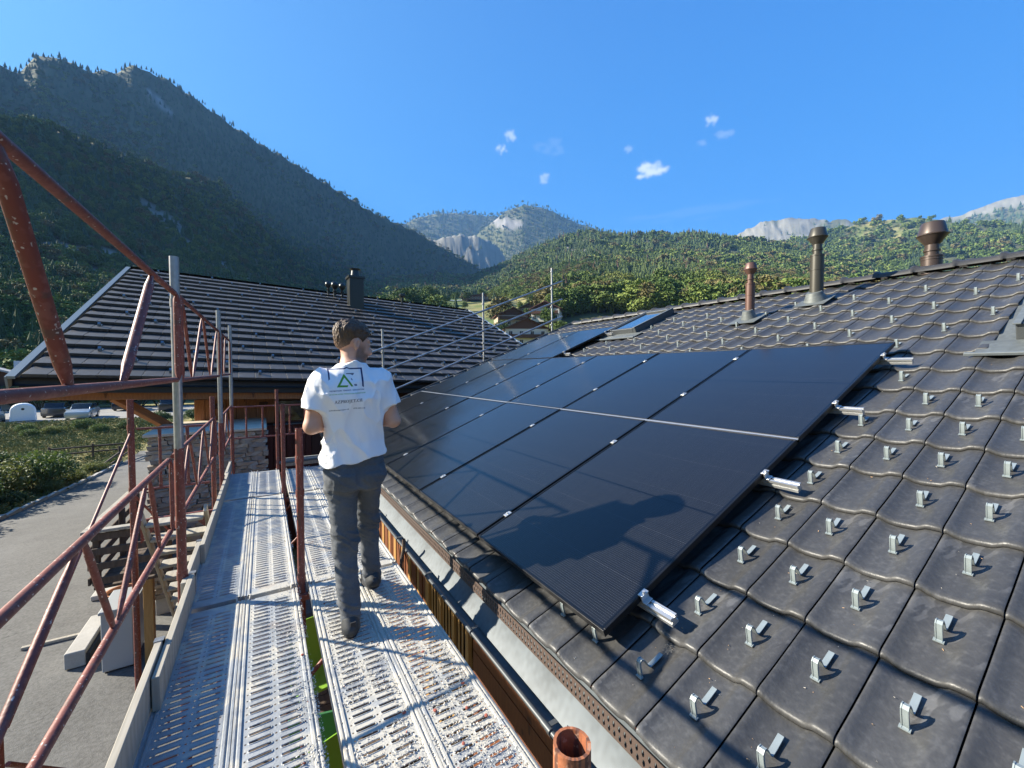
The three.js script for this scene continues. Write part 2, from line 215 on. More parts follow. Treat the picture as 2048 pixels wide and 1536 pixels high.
{
  const azs = []; for (let a = -180; a < 180; a += (a > -28 && a < 92) ? .16 : 2.5) azs.push(a); azs.push(180);
  const rs = []; for (let r = 3; r < 4600; r *= r < 30 ? 1.12 : r < 300 ? 1.03 : 1.0145) rs.push(r);
  const pos = [], col = [], uv = [], ix = [], NA = azs.length, NR = rs.length;
  for (let i = 0; i < NA; i++) for (let j = 0; j < NR; j++) {
    const a = azs[i] * D2R, r = rs[j], x = Math.sin(a) * r, s = Math.cos(a) * r, h = terrXS(x, s), lay = LAY, [rk, md] = cover(x, h, s, lay);
    pos.push(x, h, -s); uv.push(x / 20, s / 20); const n = fbm(x / 9, s / 9 + h / 7, 5, 3), k = fbm(x / 60, s / 60, 3, 3), st = fbm(x / 16, h / 3.5, s / 16, 3);
    let c = mix3([.038, .052, .018], [.11, .105, .042], n); c = mix3(c, mix3([.085, .125, .022], [.27, .23, .08], sstep(.38, .66, k * .7 + n * .3)), md); c = mix3(c, mix3([.10, .095, .085], [.30, .28, .25], clamp(n * .6 + st * .9 - .25)), rk * (lay === 5 || lay === 7 ? .72 : lay === 8 ? .7 : 1)); col.push(...c);
  }
  for (let i = 0; i < NA - 1; i++) for (let j = 0; j < NR - 1; j++) { const a = i * NR + j, b = a + NR; ix.push(a, a + 1, b, b, a + 1, b + 1); }
  const g = new THREE.BufferGeometry(); g.setAttribute('position', new THREE.Float32BufferAttribute(pos, 3)); g.setAttribute('color', new THREE.Float32BufferAttribute(col, 3)); g.setAttribute('uv', new THREE.Float32BufferAttribute(uv, 2)); g.setIndex(ix); g.computeVertexNormals();
  structure('terrain', g, std({ vertexColors: true, roughness: 1 }));
}
console.log('terrain', Math.round(performance.now()));

// ------------------------------------------------------------------ foliage
function leafCards(n, place, size, rnd, bend = .25) {              // place(rnd) -> point; one folded leaf clump = two triangles
  const pos = [], u = new THREE.Vector3(), v = new THREE.Vector3();
  for (let i = 0; i < n; i++) {
    const p = place(rnd, i), s = size * (.6 + .8 * rnd()); u.set(rnd() - .5, rnd() - .5, rnd() - .5).normalize(); v.set(rnd() - .5, rnd() - .5, rnd() - .5).cross(u).normalize(); const w = u.clone().cross(v).multiplyScalar(s * bend);
    const A = p.clone().addScaledVector(u, s * .6), B = p.clone().addScaledVector(u, -s * .6), C = p.clone().addScaledVector(v, s * .42).add(w), Dd = p.clone().addScaledVector(v, -s * .42).add(w);
    for (const q of [A, C, B, A, B, Dd]) pos.push(q.x, q.y, q.z);
  }
  const g = new THREE.BufferGeometry(); g.setAttribute('position', new THREE.Float32BufferAttribute(pos, 3)); g.computeVertexNormals(); return g;
}
function crownPlacer(rx, ry, cy, lobes, rnd0) {
  const L = []; for (let i = 0; i < lobes; i++) { const a = rnd0() * 6.28, z = rnd0() * 1.7 - .7, q = Math.sqrt(Math.max(0, 1 - z * z)); L.push([Math.cos(a) * q * rx * .62, cy + z * ry * .62, Math.sin(a) * q * rx * .62, (.30 + .22 * rnd0())]); }
  return rnd => { const l = L[Math.floor(rnd() * lobes)], d = new THREE.Vector3(rnd() - .5, rnd() - .42, rnd() - .5).normalize().multiplyScalar(Math.pow(rnd(), .4) * l[3]); return new THREE.Vector3(l[0] + d.x * rx * 1.15, l[1] + d.y * ry * 1.05, l[2] + d.z * rx * 1.15); };
}
function conifer(seed, n = 5) {
  const rnd = rng(seed), pos = [], S = 8;
  for (let k = 0; k < n; k++) { const y0 = .10 + k * .82 / n, y1 = Math.min(1, y0 + .34 - k * .02), r = .21 * (1 - k / (n + .6)) * (.85 + .3 * rnd()), ph = rnd() * 6; for (let i = 0; i < S; i++) { const a = ph + i / S * 6.283, b = ph + (i + .85) / S * 6.283, m = (a + b) / 2, ra = r * (.55 + .3 * rnd()), rm = r * (.9 + .35 * rnd()), dy = .05 * rnd(); pos.push(0, y1, 0, Math.cos(a) * ra, y0 + .03, Math.sin(a) * ra, Math.cos(m) * rm, y0 - dy, Math.sin(m) * rm, 0, y1, 0, Math.cos(m) * rm, y0 - dy, Math.sin(m) * rm, Math.cos(b) * ra, y0 + .03, Math.sin(b) * ra); } }
  const g = new THREE.BufferGeometry(); g.setAttribute('position', new THREE.Float32BufferAttribute(pos, 3)); g.computeVertexNormals(); return mg([g, rod(new THREE.Vector3(0, 0, 0), new THREE.Vector3(0, .3, 0), .018, 5)]);
}
function broad(seed, n = 90, sz = .26) { const r0 = rng(seed); return mg([leafCards(n, crownPlacer(.42, .44, .56, 9, r0), sz, r0), rod(new THREE.Vector3(0, 0, 0), new THREE.Vector3(0, .5, 0), .03, 5, .015)]); }
const leafMat = std({ color: 0xffffff, roughness: .85, side: THREE.DoubleSide });
{
  const kinds = [conifer(1), conifer(2, 6), broad(3, 170, .16), broad(4, 170, .17), broad(5, 140, .19), broad(6, 1000, .066), broad(7, 1000, .07)], lists = kinds.map(() => []), rnd = rng(77);
  for (let r = 92; r < 3300; r *= 1.008) {
    const sp = Math.max(3.2, r * .0074) / r; const a1 = r > 1500 ? 92 : 91;
    for (let a = -27 * D2R; a < a1 * D2R; a += sp) {
      const rr = r * (1 + (rnd() - .5) * .009), aa = a + (rnd() - .5) * sp, x = Math.sin(aa) * rr, s = Math.cos(aa) * rr, h = terrXS(x, s), lay = LAY, k0 = rnd(), k1 = rnd(), k2 = rnd(), k3 = rnd(), k4 = rnd();
      if (lay < 0 && aa > 10 * D2R || (lay === 2 && rr < 2100) || (lay === 5 && rr < 1900) || (lay === 7 && rr < 2300) || (lay === 3 && rr < 1500)) continue;
      const L = LAYERS[Math.max(0, lay)]; if (rr > curve(L.R, aa / D2R) * (lay === 5 ? .99 : 1.07)) continue;
      const [rk, md] = cover(x, h, s, rr < 128 && lay < 0 ? 0 : lay), az = aa / D2R; if (rr < 150 && az > 14) continue; if (rr < 92) continue;
      if (k0 < rk * 1.02 - .03 || (lay === 5 && rk > .4) || k0 < md * (lay === 6 ? .72 : .985)) continue;
      const gap = fbm(x / 46, s / 46 + h / 30, 44, 3); if ((lay === 4 || lay === 6 || lay === 3) && gap < .40 && k1 < sstep(.42, .34, gap) * .92) continue;
      const stand = fbm(x / 90, s / 90, 6, 3), el = Math.atan2(h, rr) / D2R, bl = lay === 4 ? clamp(1.35 - (el - 8.5) * .17 + (stand - .5) * 2.4) : lay === 6 ? clamp(.75 + (stand - .5) * 3) : lay === 0 ? clamp(.35 + (stand - .5) * 2 - (el - 14) * .04) : lay === 1 ? .6 : .25;
      const isB = k1 < bl, i = isB ? (rr < 520 ? 5 + Math.floor(k2 * 2) : 2 + Math.floor(k2 * 3)) : Math.floor(k2 * 2), big = Math.max(1, Math.pow(rr / 800, .55));
      const H = (isB ? 7 + 6 * k3 : 8.5 + 7 * k3) * (lay < 2 ? .62 : rr < 420 ? .9 : 1) * (lay === 6 && md > .2 ? .5 : 1) * big * (lay === 3 ? .85 : 1) * (.62 + .76 * fbm(x / 35, s / 35, 52, 2)), wd = (isB ? .95 + .4 * k4 : .9 + .35 * k4);
      let c; if (isB) { c = mix3([.065, .115, .020], [.20, .25, .050], k4 * k4); if (k3 > .93) c = [.15, .13, .045]; } else { c = mix3([.032, .062, .022], [.072, .110, .034], k4); if (k3 > .965 && lay === 4) c = [.12, .075, .045]; }
      if (lay === 4 && bl < .6 && !isB && k4 > .4) c = [.10, .14, .036];
      lists[i].push([x, h - .6, -s, H, wd, k2 * 40, c]);
    }
  }
  const names = ['conifer forest', 'spruce forest', 'broadleaf forest', 'mixed broadleaf forest', 'light broadleaf forest'];
  let tot = 0; const q = new THREE.Quaternion(), up = new THREE.Vector3(0, 1, 0), m4 = new THREE.Matrix4(), cc = new THREE.Color();
  lists.forEach((Ls, i) => { tot += Ls.length; const im = new THREE.InstancedMesh(kinds[i], leafMat, Ls.length); Ls.forEach((t, k) => { m4.compose(new THREE.Vector3(t[0], t[1], t[2]), q.setFromAxisAngle(up, t[5]), new THREE.Vector3(t[3] * t[4], t[3], t[3] * t[4])); im.setMatrixAt(k, m4); im.setColorAt(k, cc.setRGB(...t[6])); }); im.name = i < 2 ? numbered('conifer_forest') : numbered('broadleaf_forest'); shade(im); tag(im, ['dark conifers covering the steep mountain slopes', 'tall slender spruces covering the mountain slopes', 'dense broadleaf woods covering the sunny hillside', 'rounded broadleaf woods mixed into the hillside forest', 'pale loose broadleaf woods mixed into the hillside forest', 'rounded leafy woods at the foot of the slopes', 'spreading leafy woods at the foot of the slopes'][i], 'forest', null, 'stuff'); scene.add(im); });
  console.log('forest', tot, Math.round(performance.now()));
}
// single trees in the meadows: four shared crowns, trunks with limbs
const barkMat = std({ color: rgb(.09, .065, .045), roughness: 1 });
const treeGreens = [[.09, .14, .026], [.12, .17, .034], [.065, .105, .022], [.165, .19, .042]].map(c => new THREE.MeshPhysicalMaterial({ color: rgb(...c), roughness: .9, side: THREE.DoubleSide }));
const crownGeos = [11, 12, 13, 14].map((sd, i) => { const r = rng(sd); return leafCards(1500, crownPlacer(.36 + .05 * i, .40, .60, 18 + i * 3, r), .052, r); });
const trunkGeo = (() => { const r = rng(5), g = [rod(new THREE.Vector3(0, -.03, 0), new THREE.Vector3(.01, .36, 0), .034, 7, .022)]; for (let i = 0; i < 5; i++) { const a = i * 1.3 + r(), b = new THREE.Vector3(Math.cos(a) * .22, .55 + .2 * r(), Math.sin(a) * .22); g.push(rod(new THREE.Vector3(.01, .30 + .04 * i, 0), b, .014, 5, .005)); } return mg(g); })();
const treeWords = [['rounded dark green tree', 'broadleaf tree'], ['fresh green spreading tree', 'broadleaf tree'], ['deep green compact tree', 'broadleaf tree'], ['yellow green airy tree', 'broadleaf tree']];
function meadowTree(az, r, H, kind, rot, where) {
  const x = Math.sin(az * D2R) * r, s = Math.cos(az * D2R) * r, y = terrXS(x, s); const t = thing('broadleaf_tree', V(x, y, s), treeWords[kind][0] + ' ' + where[0], 'tree', where[1] + ', ' + treeWords[kind][0].split(' ').slice(0, 2).join(' '));
  const a = part('crown', crownGeos[kind], treeGreens[kind], t), b = part('trunk', trunkGeo, barkMat, t); for (const o of [a, b]) { o.scale.set(H * (kind === 1 ? 1.15 : .95), H, H * (kind === 1 ? 1.15 : .95)); o.rotation.y = rot; } return t;
}
{
  const rnd = rng(404), LB = ['in the wood edge behind the chimney house', 'trees at the wood edge behind the tiled house'], LM = ['standing in the grassy meadow below the woods', 'trees standing in the meadow'], LR = ['in the tree belt below the sunny hillside forest', 'trees of the belt below the hillside forest'], LV = ['beside the brown roofed village houses', 'trees among the village houses'];
  for (const [az, r, H, k, w] of [[11.6, 190, 15, 0, LB], [13.0, 200, 17, 2, LB], [14.0, 185, 16, 0, LB], [15.1, 205, 19, 1, LB], [16.2, 195, 20, 0, LB], [17.2, 200, 21, 2, LB], [18.1, 215, 21, 1, LB], [18.9, 205, 17, 0, LB], [17.9, 150, 11, 1, LB], [18.8, 145, 9, 3, LB], [16.6, 160, 13, 2, LB], [15.4, 165, 10, 3, LB], [20.3, 160, 9, 1, LB], [19.8, 260, 18, 0, LB], [20.8, 300, 15, 2, LB],
    [23.4, 330, 14, 2, LM], [24.9, 420, 13, 0, LM], [26.2, 300, 8, 1, LM], [27.5, 240, 9, 2, LM], [28.6, 390, 15, 1, LM], [30.6, 380, 17, 0, LM], [31.8, 300, 12, 2, LM], [33.0, 330, 14, 1, LM], [34.4, 350, 15, 0, LM], [22.2, 480, 17, 1, LM], [23.6, 500, 19, 0, LM], [25.2, 510, 17, 2, LM], [27.2, 520, 20, 0, LM], [28.8, 500, 18, 3, LM], [21.4, 240, 6, 3, LM], [25.6, 190, 5, 1, LM],
    [30.2, 135, 11, 2, LV], [31.2, 150, 12, 0, LV], [34.9, 120, 8, 3, LV], [33.8, 150, 9, 2, LV], [36.6, 140, 12, 0, LV], [30.6, 95, 6, 1, LV], [32.0, 88, 5, 2, LV], [33.3, 84, 4.5, 0, LV], [29.2, 105, 7, 0, LV], [35.6, 100, 6, 1, LV], [38.2, 130, 11, 1, LV]]) meadowTree(az, w === LM ? r * .62 : r, w === LM ? H * .5 : w === LV ? H * .66 : H * .85, k, rnd() * 6, w);
  for (let i = 0; i < 44; i++) { const az = 37 + 38 * rnd(), r = 175 + 150 * rnd(), k = Math.floor(rnd() * 4), H = 11 + 8 * rnd(); const s_ = Math.cos(az * D2R) * r, x_ = Math.sin(az * D2R) * r; if (cover(x_, terrXS(x_, s_), s_, 4)[1] > .3 && r > 140) continue; meadowTree(az, r, H, k, rnd() * 6, LR); }
}
console.log('trees', Math.round(performance.now()));
// ------------------------------------------------------------------ materials
const M = {};
const fineBump = { bumpMap: T.fine, bumpScale: .0006 };
M.tile = [1.08, .98, 1.18, 1.08].map((k, i) => std({ map: T.tile, color: rgb(k, k * (i === 3 ? .985 : 1), k * (i === 3 ? .97 : 1.01)), roughnessMap: T.tileR, roughness: .92, ...fineBump }));
M.ridge = std({ map: T.tile, roughness: .5, color: rgb(.8, .8, .82) });
M.galv = std({ map: T.galv, metalness: .75, roughness: .42 });
M.hook = std({ map: T.galv, color: rgb(.70, .78, .77), metalness: .2, roughness: .45 });
M.alu = std({ color: rgb(.55, .55, .54), metalness: .7, roughness: .35 });
M.zinc = std({ map: T.galv, color: rgb(.34, .375, .39), metalness: .05, roughness: .6 });
M.lead = std({ map: T.galv, color: rgb(.36, .38, .36), metalness: .2, roughness: .55 });
M.brownMetal = std({ map: T.tile, color: rgb(1.5, 1.1, .9), metalness: .3, roughness: .42 });
M.combBrown = std({ color: rgb(.085, .058, .046), roughness: .6 });
M.frame = std({ color: rgb(.012, .012, .013), metalness: .4, roughness: .35 });
M.black = std({ color: rgb(.012, .012, .013), roughness: .6 });
M.felt = std({ color: rgb(.03, .03, .032), roughness: .95 });
M.skyglass = new THREE.MeshPhysicalMaterial({ color: rgb(.03, .04, .05), roughness: .03, metalness: 0, clearcoat: 1, clearcoatRoughness: .02, specularIntensity: 1 });
M.frameGrey = std({ color: rgb(.075, .082, .086), metalness: .25, roughness: .45 });
M.larch = std({ map: T.larch, roughness: .6 }); M.brownwood = std({ map: T.larch, color: rgb(.5, .42, .4), roughness: .65 }); M.dkwood = std({ map: T.dkwood, roughness: .65 }); M.oldwood = std({ map: T.oldwood, roughness: .85 }); M.weather = std({ map: T.weather, roughness: .85 }); M.gold = std({ map: T.gold, roughness: .6 });
M.red = std({ map: T.red, roughness: .55, metalness: .05, bumpMap: T.fine, bumpScale: .0005 });
M.rust = std({ map: T.rust, roughness: .85, bumpMap: T.fine, bumpScale: .0012 });
M.deck = [T.deckA, T.deckB, T.deckC].map((t, i) => std({ map: t, metalness: [.25, .08, .0][i], roughness: [.5, .68, .8][i], bumpMap: T.fine, bumpScale: .001 }));
M.asphalt = std({ map: T.asphalt, roughness: .92, bumpMap: T.fine, bumpScale: .003 }); M.stone = std({ map: T.stone, roughness: .95 }); M.conc = std({ map: T.conc, roughness: .95 }); M.grass = std({ map: T.grass, roughness: 1 });
M.glass = std({ color: rgb(.015, .018, .022), roughness: .06, metalness: 0 });

// ------------------------------------------------------------------ our house: roof frame a (up the slope), o (out of it), -s
const TH = 22 * D2R, RO = new THREE.Vector3(1.55 * Math.sin(TH), 1.5 - 1.55 * Math.cos(TH), 0);
const roofPt = (a, o, s) => new THREE.Vector3(RO.x + a * Math.cos(TH) - o * Math.sin(TH), RO.y + a * Math.sin(TH) + o * Math.cos(TH), -s);
const onRoof = g => { g.rotateZ(TH); g.translate(RO.x, RO.y, 0); return g; };       // geometry given as (a, o, -s)
const camP = new THREE.Vector3(0, 1.5, 0);
const house = thing('tiled_house', V(4.2, -3, 4), 'dark tiled house roof with gutter, vents, skylights and solar panels', 'house');
const roof = new THREE.Group(); roof.name = 'roof'; roof.position.copy(RO).sub(house.position); roof.rotation.z = TH; house.add(roof);
const PITCHW = .217, ROWL = .366, A0 = .52, S0 = .27, NROW = 18, C0 = -9, C1 = 40;
// tile: pan with a raised roll on its near side, rolled nose at the lower edge
function tileGeo(seed, w0 = 0, w1 = 1) {
  const r = rng(seed), ou = r() * 9, ov = r() * 9, W = .2125, prof = t => .017 * (1 - sstep(0, .26, t)) - .005 * Math.sin(Math.PI * clamp((t - .05) / .6)) + .0195 * sstep(.60, .80, t), T1 = [0, .03, .09, .17, .28, .42, .54, .62, .69, .75, .81, .9, .97, 1].filter(t => t >= w0 && t <= w1);
  const nose = [[.40, -.004, 0], [.13, .012, 0], [.028, .021, 0], [.012, .0205, 0], [.004, .0165, 0], [0, .0085, 0], [.001, -.001, 0], [.010, -.006, 0]];
  const g = gridGeo(T1.length - 1, nose.length - 1, (i, j) => { const t = T1[i], q = nose[j], ed = (t <= w0 + .001 || t >= w1 - .001) ? -.004 : 0; return [q[0] + (r() - .5) * .0004, q[1] + prof(t) + ed, -(PITCHW - .002 - t * W), q[0] * 1 + ou, t * W + ov]; });
  return g;
}
const TG = [1, 2, 3, 4, 5, 6].map(i => tileGeo(i * 7)), TGL = [1, 2].map(i => tileGeo(i * 13, 0, .55)), TGR = [1, 2].map(i => tileGeo(i * 17, .54, 1));
const PAN = { a0: .682, da: 1.742, w: 1.134, l: 1.722, s0: 1.187, ds: 1.154 };
const panelCells = []; for (let c = 0; c < 6; c++) for (let r = 0; r < 3; r++) if (r < 2 || c >= 4) panelCells.push([c, r]);
const underPanel = (a, s, m) => panelCells.some(([c, r]) => a > PAN.a0 + r * PAN.da - m && a < PAN.a0 + r * PAN.da + PAN.l + m && s > PAN.s0 + c * PAN.ds - m && s < PAN.s0 + c * PAN.ds + PAN.w + m);
const SKY1 = { a0: 5.62, a1: 6.78, s0: 5.12, s1: 5.78 }, SKY2 = { a0: 4.36, a1: 5.56, s0: -.3, s1: .60 };
const inSky = (a, s) => (a > SKY1.a0 - .28 && a < SKY1.a1 + .12 && s > SKY1.s0 - .1 && s < SKY1.s1 + .1) || (a > SKY2.a0 - .12 && a < SKY2.a1 + .12 && s > SKY2.s0 - .2 && s < SKY2.s1 + .14);
{
  const rnd = rng(9), list = [];
  for (let row = 0; row < NROW; row++) for (let c = C0; c <= C1; c++) {
    const a = A0 + row * ROWL, s = S0 + c * PITCHW; if (s > 8.75 || inSky(a + .18, s + .1)) { rnd(); continue; }
    const p = roofPt(a, 0, s + .1), dir = p.clone().sub(camP), d = dir.length(), f = new THREE.Vector3(Math.sin(YAW), 0, -Math.cos(YAW)), vis = dir.normalize().dot(f) > .42 && !underPanel(a + .15, s + .1, -.25);
    list.push({ a, s, row, c, big: vis ? 1 / (d * d) : 0, k: rnd(), j: [rnd() - .5, rnd() - .5, rnd() - .5] });
  }
  list.sort((x, y) => y.big - x.big); const rest = [];
  list.forEach((t, i) => {
    const geo = TG[Math.floor(t.k * 5.99)], x = t.a + t.j[0] * .004, o = t.j[1] * .0016, rz = t.j[2] * .006;
    if (i < 300) { const m = part('roof_tile', geo, M.tile[Math.floor(t.k * 97) % 4], roof); m.position.set(x, o, -t.s); m.rotation.set(t.j[0] * .008, 0, rz); }
    else { const g = geo.clone(); g.rotateZ(rz); g.translate(x, o, -t.s); rest.push(g); }
  });
  const m = part('roof_tile_field', mg(rest), M.tile[0], roof); m.userData.kind = 'stuff'; m.userData.label = 'farther dark grey interlocking tiles of the roof';
  // underlay, ridge
  part('underlay', bx(6.6, .02, 11.1, 3.9, -.045, -3.25), M.felt, roof);
  const rt = gridGeo(8, 5, (i, j) => { const t = i / 8 * Math.PI, q = [[0, 1.32], [.035, 1.32], [.055, 1.04], [.2, .97], [.37, .96], [.39, .9]][j]; return [Math.cos(t) * .115 * q[1], Math.sin(t) * .075 * q[1], q[0], t * .2, q[0]]; });
  for (let i = 0; i < 29; i++) { const m2 = part('ridge_tile', rt, M.ridge, roof); m2.position.set(7.14, .022, 1.9 - i * .37); m2.rotation.z = -TH * .9 + (rnd() - .5) * .02; m2.rotation.y = (rnd() - .5) * .012; m2.rotation.x = .012; }
  part('back_slope', (() => { const g = bx(6, .03, 11.1, 3, -.05, 0); g.rotateZ(-2 * TH); g.translate(7.2, -.02, -3.25); return g; })(), M.felt, roof);
  // verge board at the far gable
  part('verge_trim', bx(7.0, .16, .03, 3.9, -.03, -8.83), M.frameGrey, roof);
}
// snow guards
{
  const path = [[.125, .004], [.075, .004], [.052, .006], [.044, .020], [.037, .046], [.030, .060], [.020, .064], [.011, .059], [.007, .044], [.004, .020], [.001, .004], [-.008, .001]];
  const body = stripGeo(path, .0028, .017, .0006), ribs = [-.0078, .0078].map(z => { const g = stripGeo(path.slice(5), .0075, .003); g.translate(0, 0, z); return g; }), foot = bx(.014, .004, .027, -.003, .002, 0); const hook = mg([body, ...ribs, foot]);
  const rnd = rng(31), set = []; for (let row = 0; row < NROW - 1; row++) for (let c = -6; c < 37; c++) { const dense = row <= 8 && c <= 3 && !(row === 8 && c < 3) && !(row === 7 && c === 3) && !(row === 4 && c === 2); if (dense || (row >= 10 && row <= 15 && (row + c) % 3 === 2)) set.push([row, c]); }
  for (const [row, c] of set) { const a = A0 + (row + .47) * ROWL, s = S0 + (c + .52) * PITCHW; if (underPanel(a, s, .03) || inSky(a, s) || inSky(a + .2, s)) continue; const m = part('snow_guard', hook, M.hook, roof); m.position.set(a + (rnd() - .5) * .012, .0105, -s + (rnd() - .5) * .012); m.rotation.y = (rnd() - .5) * .1; m.rotation.z = -.03; }
  for (const [row, s] of [[0, 1.28], [0, 1.5]]) { const m = part('snow_guard', hook, M.hook, roof); m.position.set(A0 + .45 * ROWL, .012, -s); }
}
// gutter, drip apron, perforated eaves comb
{
  const S1 = -2.2, S2 = 8.85, Lg = S2 - S1, mid = -(S1 + S2) / 2;
  const comb = new THREE.Shape([[0, 0], [.217, 0], [.217, .075], [0, .075]].map(p => new THREE.Vector2(...p))); for (let i = 0; i < 8; i++) for (let j = 0; j < 2; j++) { const h = new THREE.Path(), cx = .0136 + i * .0271 + (j ? .004 : 0), cy = .021 + j * .031; h.absellipse(cx, cy, .0062, .0125, 0, 6.283, false, 0); comb.holes.push(h); }
  const cg = new THREE.ExtrudeGeometry(comb, { depth: .002, bevelEnabled: false, curveSegments: 4 }); cg.rotateY(Math.PI / 2);
  for (let k = -6; k < 39; k++) { const g = cg.clone(); g.translate(1.082, .143, -(S0 + k * .217)); wpart('eaves_comb', g, M.combBrown, house); }
  const apron = stripGeo([[1.10, .225], [1.096, .15], [1.09, .13], [1.055, .062], [1.03, .03]], .002, Lg); apron.translate(0, 0, mid); wpart('drip_apron', apron, M.zinc, house);
  const gp = []; for (let i = 0; i <= 12; i++) { const t = Math.PI * (i / 12); gp.push([1.012 + Math.cos(t) * .058, .062 - Math.sin(t) * .06]); }
  const gut = stripGeo(gp, .0022, Lg); gut.translate(0, 0, mid); const G = wpart('gutter', gut, M.zinc, house); const bead = rod(V(.952, .064, S1), V(.952, .064, S2), .0105, 10); wpart('gutter_bead', bead, M.frameGrey, house);
  for (let i = 0; i < 15; i++) { const s = -1.6 + i * .72, g = stripGeo(gp.map(([x, y]) => [1.012 + (x - 1.012) * 1.06, y - .003]), .004, .026); g.translate(0, 0, -s); const c = rod(V(.948, .069, s - .028), V(.948, .069, s + .028), .0125, 8); const tie = bx(.05, .003, .022, .975, .072, -s); wpart('gutter_bracket', [g, c, tie], M.frameGrey, house); }
  // eaves board and soffit, wall below
  wpart('fascia', sbox(1.10, 1.13, -.02, .22, S1, S2), M.dkwood, house);
  wpart('soffit', sbox(1.13, 1.9, -.01, .01, S1, S2), M.dkwood, house);
  wpart('wall_core', sbox(1.79, 2.0, -3, .3, S1, S2 - .2), M.dkwood, house);
  wpart('house_body', sbox(2.0, 12, -3, -.02, S1, S2 - .2), M.dkwood, house);
  for (let i = 0; i < 14; i++) wpart('wall_plank', sbox(1.755, 1.785, -2.98 + i * .21, -2.98 + i * .21 + .2, S1, 3.62, .006), M.brownwood, house);
  for (let i = 0; i < 30; i++) wpart('wall_board', sbox(1.755 + (i % 2) * .012, 1.785, -2.98, 0, 4.92 + i * .125, 4.92 + i * .125 + .115, .005), i % 3 ? M.brownwood : M.gold, house);
  // glazed door with golden curtain strips
  const wn = wpart('window', sbox(1.765, 1.785, -2.7, -.1, 3.66, 4.88), M.glass, house);
  for (const s of [3.66, 4.02, 4.4, 4.82]) { const m = sbox(1.72, 1.79, -2.8, -.05, s, s + .07, .006); m.translate(-house.position.x, -house.position.y, -house.position.z); part('window_post', m, M.gold, wn); }
  for (let i = 0; i < 12; i++) { const s = 3.75 + i * .09, m = sbox(1.745, 1.76, -2.6, -.2, s, s + .035, .005); m.translate(-house.position.x, -house.position.y, -house.position.z); part('curtain_strip', m, M.gold, wn); }
}
// roof vents: pipe, collars, double-cone cap, lead flashing
function vent(a, s, r, h, tall, matP, flash = true) {
  const b = roofPt(a, 0, s), root = house, y0 = b.y - .25, y1 = b.y + h, ring = (y, rr, t) => new THREE.CylinderGeometry(rr, rr, t, 24).translate(b.x, y, b.z), L = (pts, y) => toCreasedNormals(new THREE.LatheGeometry(pts.map(p => new THREE.Vector2(p[0] * r, p[1] * r)), 26), .5).translate(b.x, y, b.z);
  const P = wpart('vent_pipe', [new THREE.CylinderGeometry(r, r, y1 - y0, 26).translate(b.x, (y0 + y1) / 2, b.z), ring(y1 - .3 * (y1 - b.y), r * 1.05, .015), ring(y1, r * 1.06, .02)], matP, root);
  const sub = (n, g, m) => { g.translate(-root.position.x, -root.position.y, -root.position.z); return part(n, g, m, P); };
  sub('vent_neck', mg([new THREE.CylinderGeometry(r * .68, r * .68, .22 * tall, 22).translate(b.x, y1 + .08 * tall, b.z), ring(y1 + .07 * tall, r * .8, .02)]), matP);
  sub('vent_cap', L([[.62, 0], [.66, .02], [1.42, 1.15], [1.48, 1.26], [1.48, 1.32], [1.42, 1.38], [1.1, 2.75], [1.05, 2.82], [.5, 2.9], [0, 2.92]], y1 + .13 * tall), matP);
  sub('vent_flange', L([[1.2, .02], [1.5, .06], [1.52, .12], [1.3, .2]], y1 + .13 * tall + r * 1.12), matP);
  if (!flash) return; const fl = onRoof(bx(.44, .006, .36, a - .02, .045, -s)), cone = onRoof(new THREE.CylinderGeometry(r * 1.1, r * 1.9, .14, 20).translate(a, .09, -s)); sub('flashing', mg([fl, cone]), M.lead);
}
const bm1 = std({ color: rgb(.115, .062, .048), metalness: .25, roughness: .45 }), bm2 = std({ color: rgb(.062, .058, .048), metalness: .4, roughness: .4 }), bm3 = std({ color: rgb(.075, .055, .047), metalness: .4, roughness: .38 });
vent(5.72, 3.16, .058, .52, 1, bm1); vent(6.28, 2.56, .078, .64, 1.1, bm2); vent(7.55, 1.72, .105, .12, 1.15, bm3, false);
// skylights
function skylight(K, lift) {
  const { a0, a1, s0, s1 } = K, m = (g) => onRoof(g), bxA = (x0, x1, o0, o1, p0, p1, r = .008) => onRoof(rbx(x1 - x0, o1 - o0, p1 - p0, (x0 + x1) / 2, (o0 + o1) / 2, -(p0 + p1) / 2, r));
  const F = wpart('skylight', [bxA(a0, a1, -.03, lift, s0, s0 + .07), bxA(a0, a1, -.03, lift, s1 - .07, s1), bxA(a1 - .09, a1, -.03, lift + .012, s0 + .07, s1 - .07), bxA(a0, a0 + .07, -.03, lift - .01, s0 + .07, s1 - .07)], M.frameGrey, house), P = house.position, sub = (n, g, mt) => { g.translate(-P.x, -P.y, -P.z); return part(n, g, mt, F); };
  sub('pane', bxA(a0 + .06, a1 - .08, lift - .03, lift - .018, s0 + .06, s1 - .06, .002), M.skyglass);
  sub('flashing', mg([bxA(a0 - .16, a1 + .1, .004, .012, s0 - .13, s0 - .005, .002), bxA(a0 - .16, a1 + .1, .004, .012, s1 + .005, s1 + .13, .002), bxA(a0 - .3, a0 - .005, .026, .034, s0 - .16, s1 + .16, .002)]), M.lead);
  sub('cover_strip', mg([bxA(a0 - .02, a1 + .02, lift + .001, lift + .012, s0 - .01, s0 + .03, .003), bxA(a0 - .02, a1 + .02, lift + .001, lift + .012, s1 - .03, s1 + .01, .003), bxA(a0 - .32, a0 - .29, .03, .055, s0 - .2, s1 + .2, .006)]), M.zinc);
}
skylight(SKY1, .13); skylight(SKY2, .15);
console.log('house', Math.round(performance.now()));

